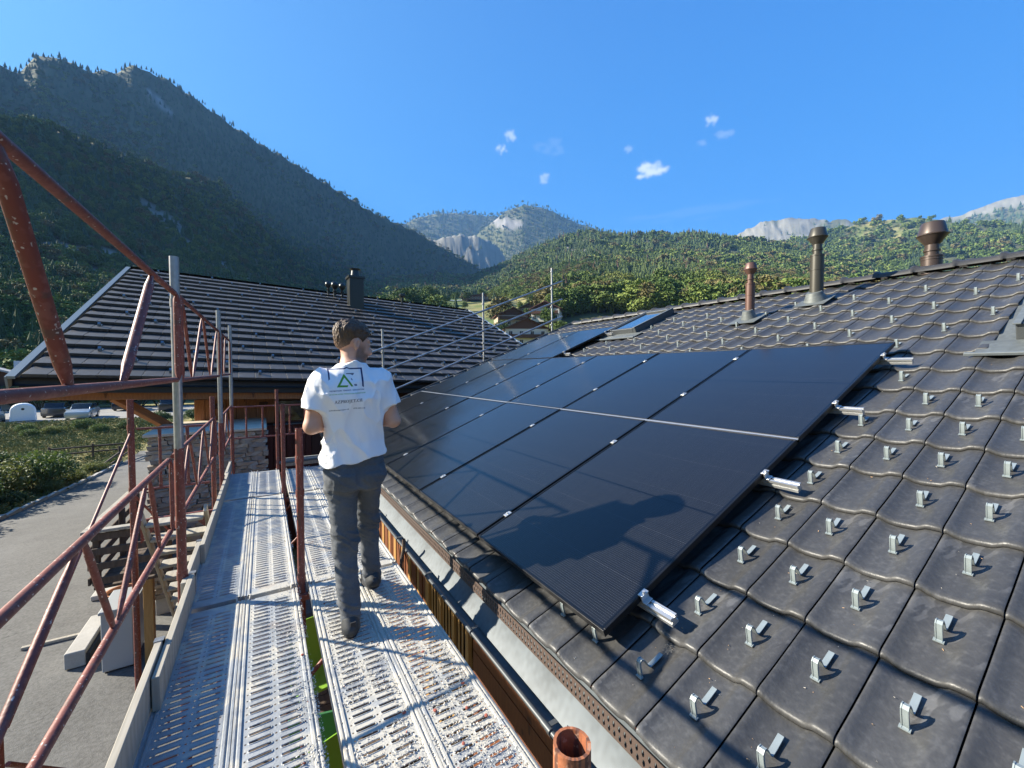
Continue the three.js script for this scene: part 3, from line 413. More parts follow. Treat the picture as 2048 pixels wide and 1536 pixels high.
// ------------------------------------------------------------------ solar panels
T.cells = (() => {
  const W = 1024, H = 1536, d = new Uint8Array(W * H * 4), r = rng(8);
  for (let j = 0; j < H; j++) for (let i = 0; i < W; i++) {
    const a = j / H * 1.722, s = i / W * 1.134, half = Math.abs(a - .861), q = (a < .861 ? a - .016 : a - .016) % .0922, cs = (s - .021) % .182;
    let c = [.0095, .0097, .0105]; const bus = Math.abs(((a - .016) % .01152) - .0058) < .00058; if (bus) { const dot = ((s * 1000) % 9) < 3; c = dot ? [.085, .088, .095] : [.026, .027, .031]; }
    if (q < .0016 || cs < .0016) c = [.004, .004, .0045]; if (half < .008) c = [.0045, .0045, .005]; if (a < .014 || a > 1.708 || s < .014 || s > 1.12) c = [.004, .004, .0045];
    const n = .9 + .2 * r(), p = (j * W + i) * 4; for (let k = 0; k < 3; k++) d[p + k] = l2s(c[k] * n) * 255; d[p + 3] = 255;
  }
  const t = new THREE.DataTexture(d, W, H); t.colorSpace = THREE.SRGBColorSpace; t.magFilter = THREE.LinearFilter; t.minFilter = THREE.LinearMipmapLinearFilter; t.generateMipmaps = true; t.needsUpdate = true; return t;
})();
T.dusty = tex(512, (u, v) => { const a = fbm(u * 5, v * 5, 3, 5, 5), b = fbm(u * 40, v * 12, 9, 3, 0); return gray(.20 + .10 * a + .10 * sstep(.5, .8, b)); }, 1, false);
M.panel = new THREE.MeshPhysicalMaterial({ map: T.cells, roughnessMap: T.dusty, roughness: .55, metalness: 0, ior: 1.52, specularIntensity: 1 });
{
  const w = PAN.w, l = PAN.l, t = .032, fw_ = .011;
  const gl = new THREE.PlaneGeometry(1, 1); const glassG = bx(l - 2 * fw_, .006, w - 2 * fw_, l / 2, .0255, -w / 2); { const p = glassG.attributes.position, u = glassG.attributes.uv; for (let i = 0; i < p.count; i++) u.setXY(i, clamp(-p.getZ(i) / w), clamp(p.getX(i) / l)); }
  const bar = (x0, x1, z0, z1) => rbx(x1 - x0, t, z1 - z0, (x0 + x1) / 2, t / 2, -(z0 + z1) / 2, .002);
  const frameG = mg([bar(0, fw_, 0, w), bar(l - fw_, l, 0, w), bar(fw_, l - fw_, 0, fw_), bar(fw_, l - fw_, w - fw_, w)]), backG = bx(l - .03, .003, w - .03, l / 2, .012, -w / 2);
  const proto = new THREE.Group(); part('glass', glassG, M.panel, proto); part('frame', frameG, M.frame, proto); part('backsheet', backG, M.black, proto);
  const rowW = ['lower row', 'middle row', 'short upper row'], colW = ['end panel beside the bare tiles', 'second panel from the bare tiles', 'third panel from the bare tiles', 'fourth panel from the bare tiles', 'fifth panel from the bare tiles', 'far end panel by the gable railing'], rnd = rng(6);
  for (const [c, r] of panelCells) {
    const o = proto.clone(); o.name = numbered('solar_panel'); o.position.copy(roofPt(PAN.a0 + r * PAN.da, .098, PAN.s0 + c * PAN.ds)); o.rotation.z = TH + (rnd() - .5) * .004; o.rotation.x = (rnd() - .5) * .003; scene.add(o);
    tag(o, 'black solar panel, ' + rowW[r] + ' of the array, ' + (r === 2 ? (c === 4 ? 'panel beside the skylight' : 'far end panel by the gable railing') : colW[c]), 'solar panel', 'solar panels on the roof');
  }
  // mounting rails under the panels, end clamps and mid clamps
  const prof = poly([[-.02, 0], [.02, 0], [.02, .014], [.013, .016], [.013, .024], [.02, .026], [.02, .04], [.007, .04], [.007, .034], [-.007, .034], [-.007, .04], [-.02, .04], [-.02, .026], [-.013, .024], [-.013, .016], [-.02, .014]]);
  const rail = (a, s0, s1, words) => { const g = new THREE.ExtrudeGeometry(prof, { depth: s1 - s0, bevelEnabled: false }); g.translate(a, .056, -s1); const o = thing('mounting_rail', roofPt(a, .056, s0), words, 'mounting rail', 'panel mounting rails'); onRoof(g); wpart('rail_profile', g, M.alu, o);
    for (let s = s0 + .35; s < s1; s += .868) { const f = onRoof(mg([bx(.05, .05, .03, a, .03, -s), bx(.16, .006, .035, a + .06, .024, -s)])); wpart('roof_hook', f, M.galv, o); } return o; };
  const clampG = mg([rbx(.05, .006, .036, 0, .034, 0, .002), rbx(.05, .03, .008, 0, .018, 0, .002), new THREE.CylinderGeometry(.006, .006, .01, 8).translate(0, .041, 0)]), endG = mg([rbx(.045, .006, .026, 0, .035, .004, .002), rbx(.045, .036, .006, 0, .018, -.004 + .012, .002), rbx(.045, .006, .022, 0, .002, .018, .002), new THREE.CylinderGeometry(.007, .007, .014, 8).translate(0, .042, .01)]);
  const put = (geo, rt, a, s, nm) => { const m = part(nm, geo, M.alu, rt); m.position.copy(roofPt(a, .097, s)).sub(rt.position); m.rotation.z = TH; };
  const Rs = [[.93, 0], [2.0, 0], [2.95, 1], [3.85, 1], [4.45, 2], [5.55, 2]], wds = ['lowest silver mounting rail under the lower panel row', 'upper silver mounting rail under the lower panel row', 'lower silver mounting rail under the middle panel row', 'upper silver mounting rail under the middle panel row', 'lower silver mounting rail under the short upper panel row', 'upper silver mounting rail under the short upper panel row'];
  Rs.forEach(([a, r], i) => { const c0 = r === 2 ? 4 : 0, s0 = PAN.s0 + c0 * PAN.ds; const rt = rail(a, s0 - .15 - .02 * (i % 2), PAN.s0 + 6 * PAN.ds + .08, wds[i]); put(endG, rt, a, s0 - .002, 'end_clamp'); for (let c = c0 + 1; c < 6; c++) put(clampG, rt, a, PAN.s0 + c * PAN.ds - .01, 'mid_clamp'); });
  // added silver strip between the two rows, standing in for frame edge glint
  single('glint_strip', onRoof(bx(.017, .006, 6 * PAN.ds - .02, PAN.a0 + PAN.da - .01, .124, -(PAN.s0 + 3 * PAN.ds - .01))), M.alu, 'thin added silver strip standing in for sun glint along the joint between the panel rows', 'glint strip');
}
{ // pale wood chips and flakes left on the tiles
  const g = new THREE.BoxGeometry(1, .25, .45), N = 170, im = new THREE.InstancedMesh(g, std({ color: 0xffffff, roughness: .9 }), N), m4 = new THREE.Matrix4(), q = new THREE.Quaternion(), e = new THREE.Euler(), cc = new THREE.Color(), r = rng(71); let k = 0;
  while (k < N) { const a = .56 + 3.8 * r() * r(), s = -.7 + 2.0 * r(), w = ((s - S0) / PITCHW) % 1, t = 1 - (w < 0 ? w + 1 : w); if (underPanel(a, s, .02) || t < .2 || t > .58) continue; const z = .002 + .006 * r() * r(), fr = ((a - A0) / ROWL) % 1; m4.compose(roofPt(a, .0235 - .018 * fr - .004, s), q.setFromEuler(e.set(r() * .4, r() * 6, TH)), new THREE.Vector3(z * 1.5, z, z)); im.setMatrixAt(k, m4); im.setColorAt(k, r() < .6 ? cc.setRGB(.52, .32, .17) : cc.setRGB(.5, .45, .38)); k++; }
  im.name = numbered('wood_chips'); shade(im); tag(im, 'tiny pale wood chips scattered on the bare roof tiles', 'debris', null, 'stuff'); scene.add(im);
}
console.log('panels', Math.round(performance.now()));
// ------------------------------------------------------------------ scaffold
const tubeWord = 'scaffold';
// steel deck plank: embossed sheet with two rows of slots, drain holes and side flanges
const plankCache = {};
function plankGeo(L) {
  if (plankCache[L]) return plankCache[L];
  const W = .312, pitch = .042, n = Math.floor((L - .16) / pitch), m0 = (L - n * pitch) / 2, out = [], hz = 8;
  const slot = (cx, cy, w, h) => { const p = new THREE.Path(), r = h / 2; p.absarc(cx + w / 2 - r, cy, r, -Math.PI / 2, Math.PI / 2, false); p.absarc(cx - w / 2 + r, cy, r, Math.PI / 2, Math.PI * 1.5, false); return p; };
  const mk = odd => { const sh = poly([[-.118, 0], [.118, 0], [.118, pitch], [-.118, pitch]]); sh.holes.push(slot(-.056, pitch * (odd ? .5 : .5), .078, .0125), slot(.056, pitch * .5, .078, .0125)); for (const x of [-.108, 0, .108]) { const h = new THREE.Path(); h.absarc(x, pitch * .5, x ? .0042 : .0048, 0, 6.283, false); sh.holes.push(h); } const g = new THREE.ExtrudeGeometry(sh, { depth: .0022, bevelEnabled: false, curveSegments: 4 }); g.rotateX(-Math.PI / 2); g.translate(0, -.004, 0); return g; };
  // raised lip round each slot
  const lip = (cx) => { const o = []; const a = [], N = 18; for (let i = 0; i <= N; i++) { const t = i / N * 2 * Math.PI, c = Math.cos(t), s = Math.sin(t), ex = .033 * Math.sign(c) * Math.min(1, Math.abs(c) * 3); a.push([cx + ex + c * .0062, s * .0062, cx + ex + c * .0118, s * .0118]); } return gridGeo(N, 2, (i, j) => j === 0 ? [a[i][0], -.001, -a[i][1] - pitch / 2] : j === 1 ? [(a[i][0] + a[i][2]) / 2, .0018, -(a[i][1] + a[i][3]) / 2 - pitch / 2] : [a[i][2], -.0021, -a[i][3] - pitch / 2]); };
  const cell = mg([mk(false), lip(-.056), lip(.056)]), ends = [];
  for (let i = 0; i < n; i++) { const g = cell.clone(); g.translate(0, 0, -(m0 + i * pitch)); out.push(g); }
  const pl = (x0, x1, z0, z1, y = -.003, t = .002) => bx(x1 - x0, t, z1 - z0, (x0 + x1) / 2, y, -(z0 + z1) / 2);
  out.push(pl(-.118, .118, .012, m0), pl(-.118, .118, L - m0, L - .012));
  for (const sg of [-1, 1]) { const q = stripGeo([[.118, -.003], [.1225, -.003], [.126, .0035], [.134, .0045], [.138, -.002], [.143, -.002], [.147, .004], [.154, .004], [.156, 0], [.156, -.058], [.146, -.06]].map(p => [p[0] * sg, p[1]]), .002, L - .02); q.translate(0, 0, -L / 2); out.push(q); }
  out.push(bx(.306, .05, .003, 0, -.028, -.011), bx(.306, .05, .003, 0, -.028, -L + .011));
  for (const z of [.03, L - .03]) for (const x of [-.12, .12]) { const g = new THREE.TorusGeometry(.016, .0045, 5, 8, Math.PI); g.rotateY(Math.PI / 2); g.translate(x, -.004, -(z < .1 ? -.004 : L + .004)); out.push(g); }
  const g = mg(out); const p = g.attributes.position, u = g.attributes.uv; for (let i = 0; i < p.count; i++) u.setXY(i, p.getX(i), p.getZ(i)); return plankCache[L] = g;
}
{
  const lanes = [[-.292, 'beside the toe board'], [.022, 'beside the row of inner posts'], [.398, 'roofward of the inner posts'], [.712, 'along the gutter']], bays = [[.60, 2.56, 'in the near bay'], [3.18, 2.48, 'in the middle bay'], [5.70, 1.42, 'in the short end bay']];
  const mats = [[0, 1, 2, 2], [0, 1, 1, 1], [0, 0, 0, 0]], rnd = rng(12);
  bays.forEach(([s0, L, bw], b) => lanes.forEach(([x, lw], l) => { const dz = (l > 1 ? -.02 : 0) + (rnd() - .5) * .03; const t = thing('deck_plank', V(x, (rnd() - .5) * .006, s0 + dz), ['galvanised', 'dusty', 'mortar splashed'][mats[b][l]] + ' perforated plank ' + lw + ' ' + bw, 'deck plank', 'scaffold deck planks'); t.rotation.y = (rnd() - .5) * .004; const g = plankGeo(L).clone(); const u = g.attributes.uv, o = rnd() * 5; for (let i = 0; i < u.count; i++) u.setXY(i, u.getX(i) + o, u.getY(i) + o * 1.7); part('perforated_sheet', g, M.deck[mats[b][l]], t); }));
  // dried mortar crumbs and a few brick chips on the decks
  const crumbG = new THREE.IcosahedronGeometry(1, 0), N = 19000, im = new THREE.InstancedMesh(crumbG, std({ color: 0xffffff, roughness: 1 }), N), m4 = new THREE.Matrix4(), q = new THREE.Quaternion(), cc = new THREE.Color(); let k = 0;
  while (k < N) { const right = rnd() < .8, x = right ? .25 + .60 * rnd() : .19 - .30 * rnd() * rnd(), s = .75 + 4.7 * rnd() * rnd(), d = fbm(x * 5, s * 5, 3, 3); if (d < .44 - .1 * rnd()) continue; const z = .0010 + .0022 * Math.pow(rnd(), 3); q.setFromEuler(new THREE.Euler(rnd() * 6, rnd() * 6, rnd() * 6)); m4.compose(V(x, .003 + z * .3, s), q, new THREE.Vector3(z * (1 + rnd()), z * .7, z * (1 + rnd()))); im.setMatrixAt(k, m4); const c = .50 + .15 * rnd(); im.setColorAt(k, rnd() < .012 ? cc.setRGB(.32, .08, .05) : cc.setRGB(c, c * .95, c * .85)); k++; }
  im.name = numbered('mortar_crumbs'); shade(im); tag(im, 'dried pale mortar crumbs scattered over the deck planks', 'debris', null, 'stuff'); scene.add(im);
  const chip = new THREE.DodecahedronGeometry(.0068, 0); [[.50, 1.72], [.62, 1.66], [.745, 1.6], [.79, 1.74], [.60, 1.36], [.66, 1.45], [.80, 1.52], [.15, 2.36], [.70, 2.05]].forEach(([x, s], i) => { const m = single('brick_chip', chip, std({ color: rgb(.33, .09, .06), roughness: .95 }), 'small red brick chip lying on the mortar splashed deck plank', 'brick chip', 'brick chips on the deck'); m.position.copy(V(x, .006, s)); m.scale.set(1 + .6 * rnd(), .6, .8 + .6 * rnd()); m.rotation.y = i * 2; });
}
// posts: red lower part, galvanised extension above
function post(x, s, yTop, yRed, r, label, o = {}) {
  const t = thing('scaffold_post', V(x, -3, s), label, 'scaffold post', 'scaffold posts'); const tp = V(x + (o.dx || 0), yTop, s);
  if (yRed < yTop) { wpart('extension_tube', hollow(V(x + (o.dx || 0) * .3, yRed - .04, s), tp, r * .98, .004, 18), M.galv, t); if (o.sleeve) wpart('sleeve', rod(V(x, yTop - .32, s), V(x, yTop - .27, s), r * 1.1, 16), M.galv, t); }
  wpart('post_tube', hollow(V(x, -2.96, s), yRed < yTop ? V(x, yRed, s) : tp, r, .004, 18), o.mat || M.red, t);
  for (const y of o.collars || []) wpart('collar', rod(V(x, y, s), V(x, y + .05, s), r * 1.16, 16), o.cm || M.red, t);
  wpart('base_plate', sbox(x - .07, x + .07, -2.985, -2.965, s - .07, s + .07), M.galv, t);
  return t;
}
post(-.475, 3.36, 2.23, 1.0, .026, 'thick post with galvanised top carrying the lattice rail ends', { sleeve: 1, collars: [.48, .14] });
post(-.458, 6.12, 2.24, .86, .025, 'galvanised topped post in the middle of the toe board side', { sleeve: 1, collars: [.45] });
post(-.43, 7.62, 2.20, .93, .024, 'galvanised topped post at the far end of the toe board', { sleeve: 0, collars: [.9, .5] });
post(.205, 3.18, 1.10, 2, .024, 'short red post between the decks beside the walking man', { collars: [.62, .02, .86] });
post(.19, 5.66, 1.10, 2, .024, 'slim red post between the decks in the middle bay', { collars: [.75, .02] });
post(.165, 7.1, 1.22, 2, .023, 'slim red post at the far corner of the end frame', { collars: [.6] });
post(.325, .385, 1.03, 2, .024, 'rusty open tube standing close before the gutter', { mat: M.rust, cm: M.rust });
post(-1.20, 5.72, 1.20, 2, .028, 'outer red post of the stair tower', { collars: [.88, .22] });
post(-.52, 5.9, 1.20, 2, .024, 'inner red post of the stair tower', { collars: [.8, .3] });
post(-1.20, 3.1, -.35, 2, .026, 'low outer red post of the stair tower', {});
post(-.475, .55, 2.2, 1.0, .026, 'galvanised topped post behind the near lattice rail', {});
// lattice guard rails along the toe board side
function lattice(s0, s1, y0, y1, diag, label, rC = .0165, rD = .012, x = -.475, m = M.red) {
  const t = thing('lattice_rail', V(x, y0, s0), label, 'guard rail', 'lattice guard rails'), ax = new THREE.Vector3(1, 0, 0);
  wpart('chord', rod(V(x, y1, s0), V(x, y1, s1), rC, 12), m, t); wpart('chord', rod(V(x, y0, s0), V(x, y0, s1), rC, 12), m, t);
  for (const [a, b] of diag) wpart('brace', flatRod(V(x, y0, a), V(x, y1, b), rD, ax), m, t);
  for (const s of [s0, s1]) wpart('end_tube', flatRod(V(x + .012, y0, s), V(x + .012, y1, s), rD, ax, .08), m, t);
  return t;
}
lattice(.62, 3.33, 1.445, 1.995, [[1.66, 1.30], [2.16, 2.74], [.95, 1.25]], 'upper red lattice guard rail of the near bay with thick braces', .0165, .0195);
lattice(3.42, 6.08, 1.44, 1.99, [[3.92, 3.56], [3.97, 4.62], [5.18, 4.68], [5.26, 5.98]], 'upper red lattice guard rail of the middle bay', .015, .011, -.466);
lattice(6.18, 7.6, 1.45, 1.97, [[6.6, 6.9]], 'upper red lattice guard rail of the far bay', .014, .010, -.445);
lattice(.62, 3.30, .482, .936, [[.95, 1.85], [2.16, 1.88], [2.2, 2.74], [3.0, 2.8]], 'lower red lattice guard rail of the near bay above the toe board', .0155, .0115, -.52);
lattice(3.42, 6.06, .48, .94, [[3.6, 4.1], [4.5, 4.14], [4.55, 5.0], [5.4, 5.05], [5.45, 5.9]], 'lower red lattice guard rail of the middle bay', .0145, .010, -.515);
lattice(6.18, 7.6, .50, .95, [[6.4, 6.8], [7.2, 6.85]], 'lower red lattice guard rail of the far bay', .013, .009, -.445);
lattice(-2.0, .50, 1.445, 1.995, [[-1.2, -.8], [-.4, -.75]], 'upper red lattice guard rail behind the near bay', .0165, .0195);
lattice(-2.0, .50, .482, .936, [[-1.2, -.8], [-.4, -.75]], 'lower red lattice guard rail behind the near bay', .0155, .0115, -.52);
// toe boards: weathered planks with end cleats and clips
function toeBoard(s0, s1, x, label, top = .155) { const t = thing('toe_board', V(x, 0, s0), label, 'toe board', 'toe boards'); wpart('plank', sbox(x - .015, x + .015, .002, top, s0, s1, .004), M.oldwood, t); wpart('end_clip', [sbox(x - .019, x + .019, top - .02, top + .004, s1 - .05, s1 - .012), sbox(x + .0155, x + .019, .03, top, s1 - .05, s1 - .012)], M.galv, t); return t; }
toeBoard(.62, 2.62, -.462, 'weathered plank toe board of the near bay', .17); toeBoard(2.30, 3.42, -.427, 'short weathered toe board doubled over the near one'); toeBoard(3.26, 4.05, -.457, 'short weathered toe board next to the clip', .15); toeBoard(3.9, 6.55, -.427, 'long weathered toe board of the middle bay'); toeBoard(6.4, 7.35, -.445, 'pale toe board of the far bay', .15);
{ const t = thing('toe_board', V(.2, 0, 7.2), 'white toe board across the far end of the roof side deck', 'toe board', 'toe boards'); wpart('plank', sbox(.22, .86, .02, .15, 7.16, 7.19, .004), M.oldwood, t); wpart('rail_tube', rod(V(.18, .10, 7.08), V(.9, .12, 7.08), .022, 12), M.frameGrey, t); }
// end frames across the deck and the stair tower
function endFrame(x0, x1, s, y0, y1, label, nb = 2, r = .0125) { const t = thing('end_frame', V((x0 + x1) / 2, y0, s), label, 'guard frame', 'guard frames'); wpart('rail', rod(V(x0, y1, s), V(x1, y1, s), r, 10), M.red, t); wpart('rail', rod(V(x0, y0, s), V(x1, y0, s), r, 10), M.red, t); for (let i = 0; i < nb; i++) { const x = lerp(x0, x1, (i + .8) / (nb + .6)); wpart('upright', flatRod(V(x, y0, s), V(x, y1, s), r * 1.0, new THREE.Vector3(0, 0, 1), .2), M.red, t); } return t; }
endFrame(-.41, .15, 7.45, .47, .95, 'red guard frame across the far end of the left deck'); endFrame(.17, .95, 7.3, .5, .96, 'red guard frame across the far end of the roof side deck', 3);
endFrame(-1.17, -.55, 5.78, .22, .88, 'red guard frame across the stair tower above the steps'); endFrame(-1.17, -.5, 3.2, -1.55, -.9, 'low red frame across the stair tower below the deck'); endFrame(-1.17, -.5, 5.74, -2.6, -1.95, 'lowest red frame of the stair tower');
{ // tower braces and transoms
  const t = thing('transom_frame', V(-.85, -.3, 5.8), 'red transom with corner plates at the head of the steps', 'scaffold frame'); wpart('transom', sbox(-1.2, -.5, -.21, -.13, 5.86, 5.9, .006), M.red, t); for (const [x, d] of [[-1.18, 1], [-.54, -1]]) { const g = new THREE.ExtrudeGeometry(poly([[0, 0], [.17 * d, 0], [0, -.2]]), { depth: .01, bevelEnabled: false }); g.translate(x, -.2, -5.88); wpart('corner_plate', g, M.red, t); } wpart('tie_rod', rod(V(-1.2, .2, 5.72), V(-1.0, -.6, 6.6), .012, 8), M.red, t);
  for (const [a, b, lb] of [[[-1.2, .85, 5.72], [-1.2, -.4, 3.2], 'long thin red diagonal brace on the outer side of the stair tower'], [[-1.2, -.6, 3.2], [-1.2, -2.8, 5.6], 'lower red diagonal brace on the outer side of the stair tower'], [[-.5, -.2, 3.4], [-.5, -2.4, 5.8], 'red diagonal brace under the toe board side of the deck']]) single('diagonal_brace', rod(V(...a), V(...b), .0125, 8), M.red, lb, 'brace', 'diagonal braces');
}
// deck transoms and brackets that carry the planks
for (const [s, w] of [[.58, 'near'], [3.15, 'first'], [5.67, 'second'], [7.13, 'last']]) { const t = thing('deck_transom', V(.2, -.1, s), 'red transom under the ' + w + ' joint of the deck planks', 'transom', 'deck transoms'); wpart('beam', sbox(-.46, .92, -.105, -.062, s - .02, s + .02, .005), M.red, t); wpart('bracket_strut', rod(V(.21, -.7, s), V(.84, -.09, s), .016, 8), M.red, t); const u = s > 5 ? s : s; wpart('bracket_stub', pipe([V(.90, -.09, u), V(.905, .0, u), V(.925, .1, u), V(.925, .17, u)], .014, 10, 8), M.weather, t); }
// steps: pale wooden treads between two stringers, descending away
{
  const t = thing('site_steps', V(-.85, -2.2, 7.2), 'steep site steps with pale wooden treads going down beside the stone wall', 'steps'); const n = 11, P = k => [5.35 + k * .185, -.02 - k * .215];
  for (let k = 0; k < n; k++) { const [s, y] = P(k); wpart('tread', sbox(-1.02, -.56, y - .035, y, s - .10, s + .10, .012), M.oldwood, t); }
  for (const x of [-1.045, -.54]) { const a = P(-.6), b = P(n); wpart('stringer', (() => { const g = rbx(.03, .09, Math.hypot(b[0] - a[0], b[1] - a[1]), 0, 0, 0, .006); g.rotateX(-Math.atan2(b[1] - a[1], b[0] - a[0]) * -1); g.translate(x, (a[1] + b[1]) / 2 - .03, -(a[0] + b[0]) / 2); return g; })(), M.oldwood, t); }
}
// gable guard rail beyond the roof end
{
  const S = 9.3; for (const [x, y1, y0, w] of [[2.29, 2.44, .4, 'lowest'], [4.83, 3.5, 1.2, 'middle'], [7.02, 4.42, 2.3, 'highest']]) { const t = thing('gable_post', V(x, -3, S), w + ' galvanised post of the gable guard rail', 'scaffold post', 'gable posts'); wpart('post_tube', hollow(V(x + .08, -3, S), V(x, y1, S), .024, .004, 14), M.galv, t); for (let y = y0; y < y1; y += .5) wpart('coupler', rod(V(x, y, S), V(x, y + .035, S), .036, 12), M.galv, t); }
  [[2.09, 3.97, 'top'], [1.58, 3.46, 'middle'], [1.05, 2.97, 'bottom']].forEach(([ya, yb, w]) => { single('gable_rail', rod(V(1.6, ya - .36, S - .06), V(7.35, yb + .1, S - .06), .024, 12), M.galv, w + ' sloping galvanised rail of the gable guard', 'guard rail', 'gable rails'); });
}
// things under the deck: terrace floor, green chairs
{
  const t = thing('terrace_floor', V(.6, -2.98, 3), 'dark plank terrace floor below the scaffold beside the house wall', 'terrace'); for (let i = 0; i < 44; i++) wpart('floor_plank', sbox(-.35, 1.74, -2.98, -2.95, -.6 + i * .2, -.6 + i * .2 + .19, .005), M.weather, t);
  const gm = [rgb(.16, .34, .02), rgb(.03, .16, .05), rgb(.20, .38, .03)]; const chairAt = (x, s, rot, k, lb) => { const c = thing('folding_chair', V(x, -2.94, s), lb, 'chair', 'green chairs'); c.rotation.y = rot; const fm = M.black, mm = std({ color: gm[k], roughness: .6 }); part('seat', rbx(.5, .03, .48, 0, .44, 0), mm, c); const b = part('backrest', rbx(.5, .62, .025, 0, .31, 0), mm, c); b.position.set(0, .46, -.24); b.rotation.x = -.25; for (const sx of [-.25, .25]) for (const sz of [-.22, .22]) part('leg', rod(new THREE.Vector3(sx, 0, sz * 1.2), new THREE.Vector3(sx, .62, -sz * .6), .012, 8), fm, c); for (const sx of [-.27, .27]) part('armrest', rbx(.04, .025, .46, sx, .64, 0), fm, c); };
  chairAt(.42, 3.55, .3, 0, 'lime green folding chair under the planks with its back to the wall'); chairAt(.48, 4.7, 2.9, 1, 'dark green folding chair on the terrace under the middle bay'); chairAt(.5, 5.7, .2, 2, 'bright green folding chair on the far part of the terrace'); chairAt(.36, 2.5, 1.2, 2, 'bright green folding chair nearest the rusty tube');
}
console.log('scaffold', Math.round(performance.now()));
// ------------------------------------------------------------------ neighbouring house with the big dark roof
const bevelBox = (w, h, d, r = .006) => rbx(w, h, d, 0, 0, 0, r);
{
  const E = V(-3.646, 1.36, 10.5), PH = 2 * D2R, L = 9, H = 3.75, W = 13.5, TL = -1.7 * D2R, p = Math.atan2(H, L), SL = Math.hypot(L, H), hs = thing('timber_house', V(1.5, -3, 14), 'timber and stone house with wide dark tiled roof and black chimney', 'house');
  const rf = new THREE.Group(); rf.name = 'roof'; rf.position.copy(E).sub(hs.position); rf.rotation.order = 'YXZ'; rf.rotation.set(p, PH, TL); hs.add(rf);
  const NR = 18, rl = SL / NR, tw = .312, NC = Math.floor(W / tw), rnd = rng(55), tm = [.85, 1.0, 1.15].map(k => std({ map: T.tile, color: rgb(k * 1.0, k * .90, k * .86), roughness: .5, metalness: 0 }));
  const tg = [0, 1, 2].map(i => { const g = rbx(tw - .006, .065, rl + .05, 0, 0, 0, .006); g.rotateX(-.13); g.translate(tw / 2, .035, -rl / 2); return boxUV(g, 1, i * 1.7); }), list = [];
  for (let r = 0; r < NR; r++) for (let c = 0; c < NC; c++) list.push([r, c, rnd(), rnd() - .5, rnd()]);
  list.sort((a, b) => { const d = t => Math.hypot(t[0] * rl * .93 + 10.5, t[1] * tw - 3.6 - (t[0] * .0)) + (t[1] > 24 && t[0] < 7 ? 8 : 0); return d(a) - d(b); }); const rest = [];
  list.forEach(([r, c, k, j, k2], i) => { if (i < 300) { const m = part('roof_tile', tg[i % 3], tm[Math.floor(k * 3)], rf); m.position.set(c * tw + .06, j * .004, -r * rl); m.rotation.x = (k2 - .5) * .012; } else { const g = tg[i % 3].clone(); g.rotateX((k2 - .5) * .012); g.translate(c * tw + .06, j * .004, -r * rl); rest.push(g); } });
  const fm = part('roof_tile_field', mg(rest), tm[1], rf); fm.userData.kind = 'stuff'; fm.userData.label = 'farther flat dark tiles of the wide roof';
  part('underlay', bx(W, .03, SL, W / 2, -.01, -SL / 2), M.felt, rf);
  const gd = mg([stripGeo([[0, .0], [.004, .05], [.03, .07], [.055, .05], [.06, 0], [.14, 0]], .006, .034)]); gd.rotateY(Math.PI / 2); const gmt = std({ map: T.galv, color: rgb(.55, .66, .75), metalness: .6, roughness: .35 });
  for (let r = 0; r < NR; r++) for (let c = 1; c < NC; c++) if ((c + r * 2) % 5 === 1) { const m = part('snow_guard', gd, gmt, rf); m.position.set((c + .5) * tw, .062, -(r + .42) * rl); m.scale.setScalar(1.45); }
  part('verge_trim', mg([bx(.10, .05, SL + .1, -.06, .05, -SL / 2), bx(.03, .22, SL + .1, -.12, -.05, -SL / 2)]), std({ color: rgb(.20, .235, .25), metalness: .4, roughness: .45 }), rf);
  part('verge_trim', mg([bx(.1, .05, SL + .1, W + .05, .05, -SL / 2), bx(.03, .22, SL + .1, W + .1, -.05, -SL / 2)]), std({ color: rgb(.42, .44, .44), metalness: .5, roughness: .4 }), rf);
  const rdg = new THREE.CylinderGeometry(.13, .13, .42, 8, 1, false, 0, Math.PI); rdg.rotateZ(Math.PI / 2); rdg.rotateX(-Math.PI / 2); const rdm = std({ map: T.tile, color: rgb(.6, .56, .55), roughness: .55 });
  for (let i = 0; i < 33; i++) { const m = part('ridge_tile', rdg, rdm, rf); m.position.set(.2 + i * .41, -.02, -SL - .02); m.rotation.x = -p; m.rotation.z = (i % 2) * .01; }
  { const g = bx(W, .04, SL, W / 2, 0, -SL / 2); g.rotateX(-2 * p); g.translate(0, -.02, -SL); part('back_slope', g, tm[0], rf); }
  // chimney and small vents stand upright on the roof
  const up = (x, w) => { const v = new THREE.Vector3(x, 0, -w); v.applyEuler(rf.rotation).add(rf.position); return v; };
  const chm = std({ color: rgb(.045, .05, .05), metalness: .6, roughness: .32 }); { const b = up(7.25, SL * .80), c = part('chimney', rbx(.56, 1.55, .56, 0, .45, 0, .01), chm, hs); c.position.copy(b); c.rotation.y = PH; part('cap', rbx(.66, .10, .66, 0, 1.22, 0, .01), chm, c); part('flue', mg([new THREE.CylinderGeometry(.15, .19, .3, 18).translate(0, 1.4, 0), new THREE.CylinderGeometry(.22, .2, .05, 18).translate(0, 1.58, 0), new THREE.CylinderGeometry(.1, .22, .04, 18).translate(0, 1.62, 0)]), chm, c); const sd = mg([0, 1].map(k => { const g = bx(.004, 1.3, .012, -.283, .4, 0); g.rotateX((k ? 1 : -1) * .33); return g; })); part('panel_crease', sd, chm, c); part('flashing', rbx(.75, .03, .8, 0, -.12, .1, .01).rotateX(p), M.lead, c); }
  const bulb = mg([new THREE.CylinderGeometry(.07, .07, .55, 12).translate(0, .2, 0), new THREE.CylinderGeometry(.11, .08, .06, 12).translate(0, .34, 0), new THREE.LatheGeometry([[.05, .46], [.15, .58], [.19, .68], [.17, .8], [.1, .88], [0, .9]].map(a => new THREE.Vector2(...a)), 14)]);
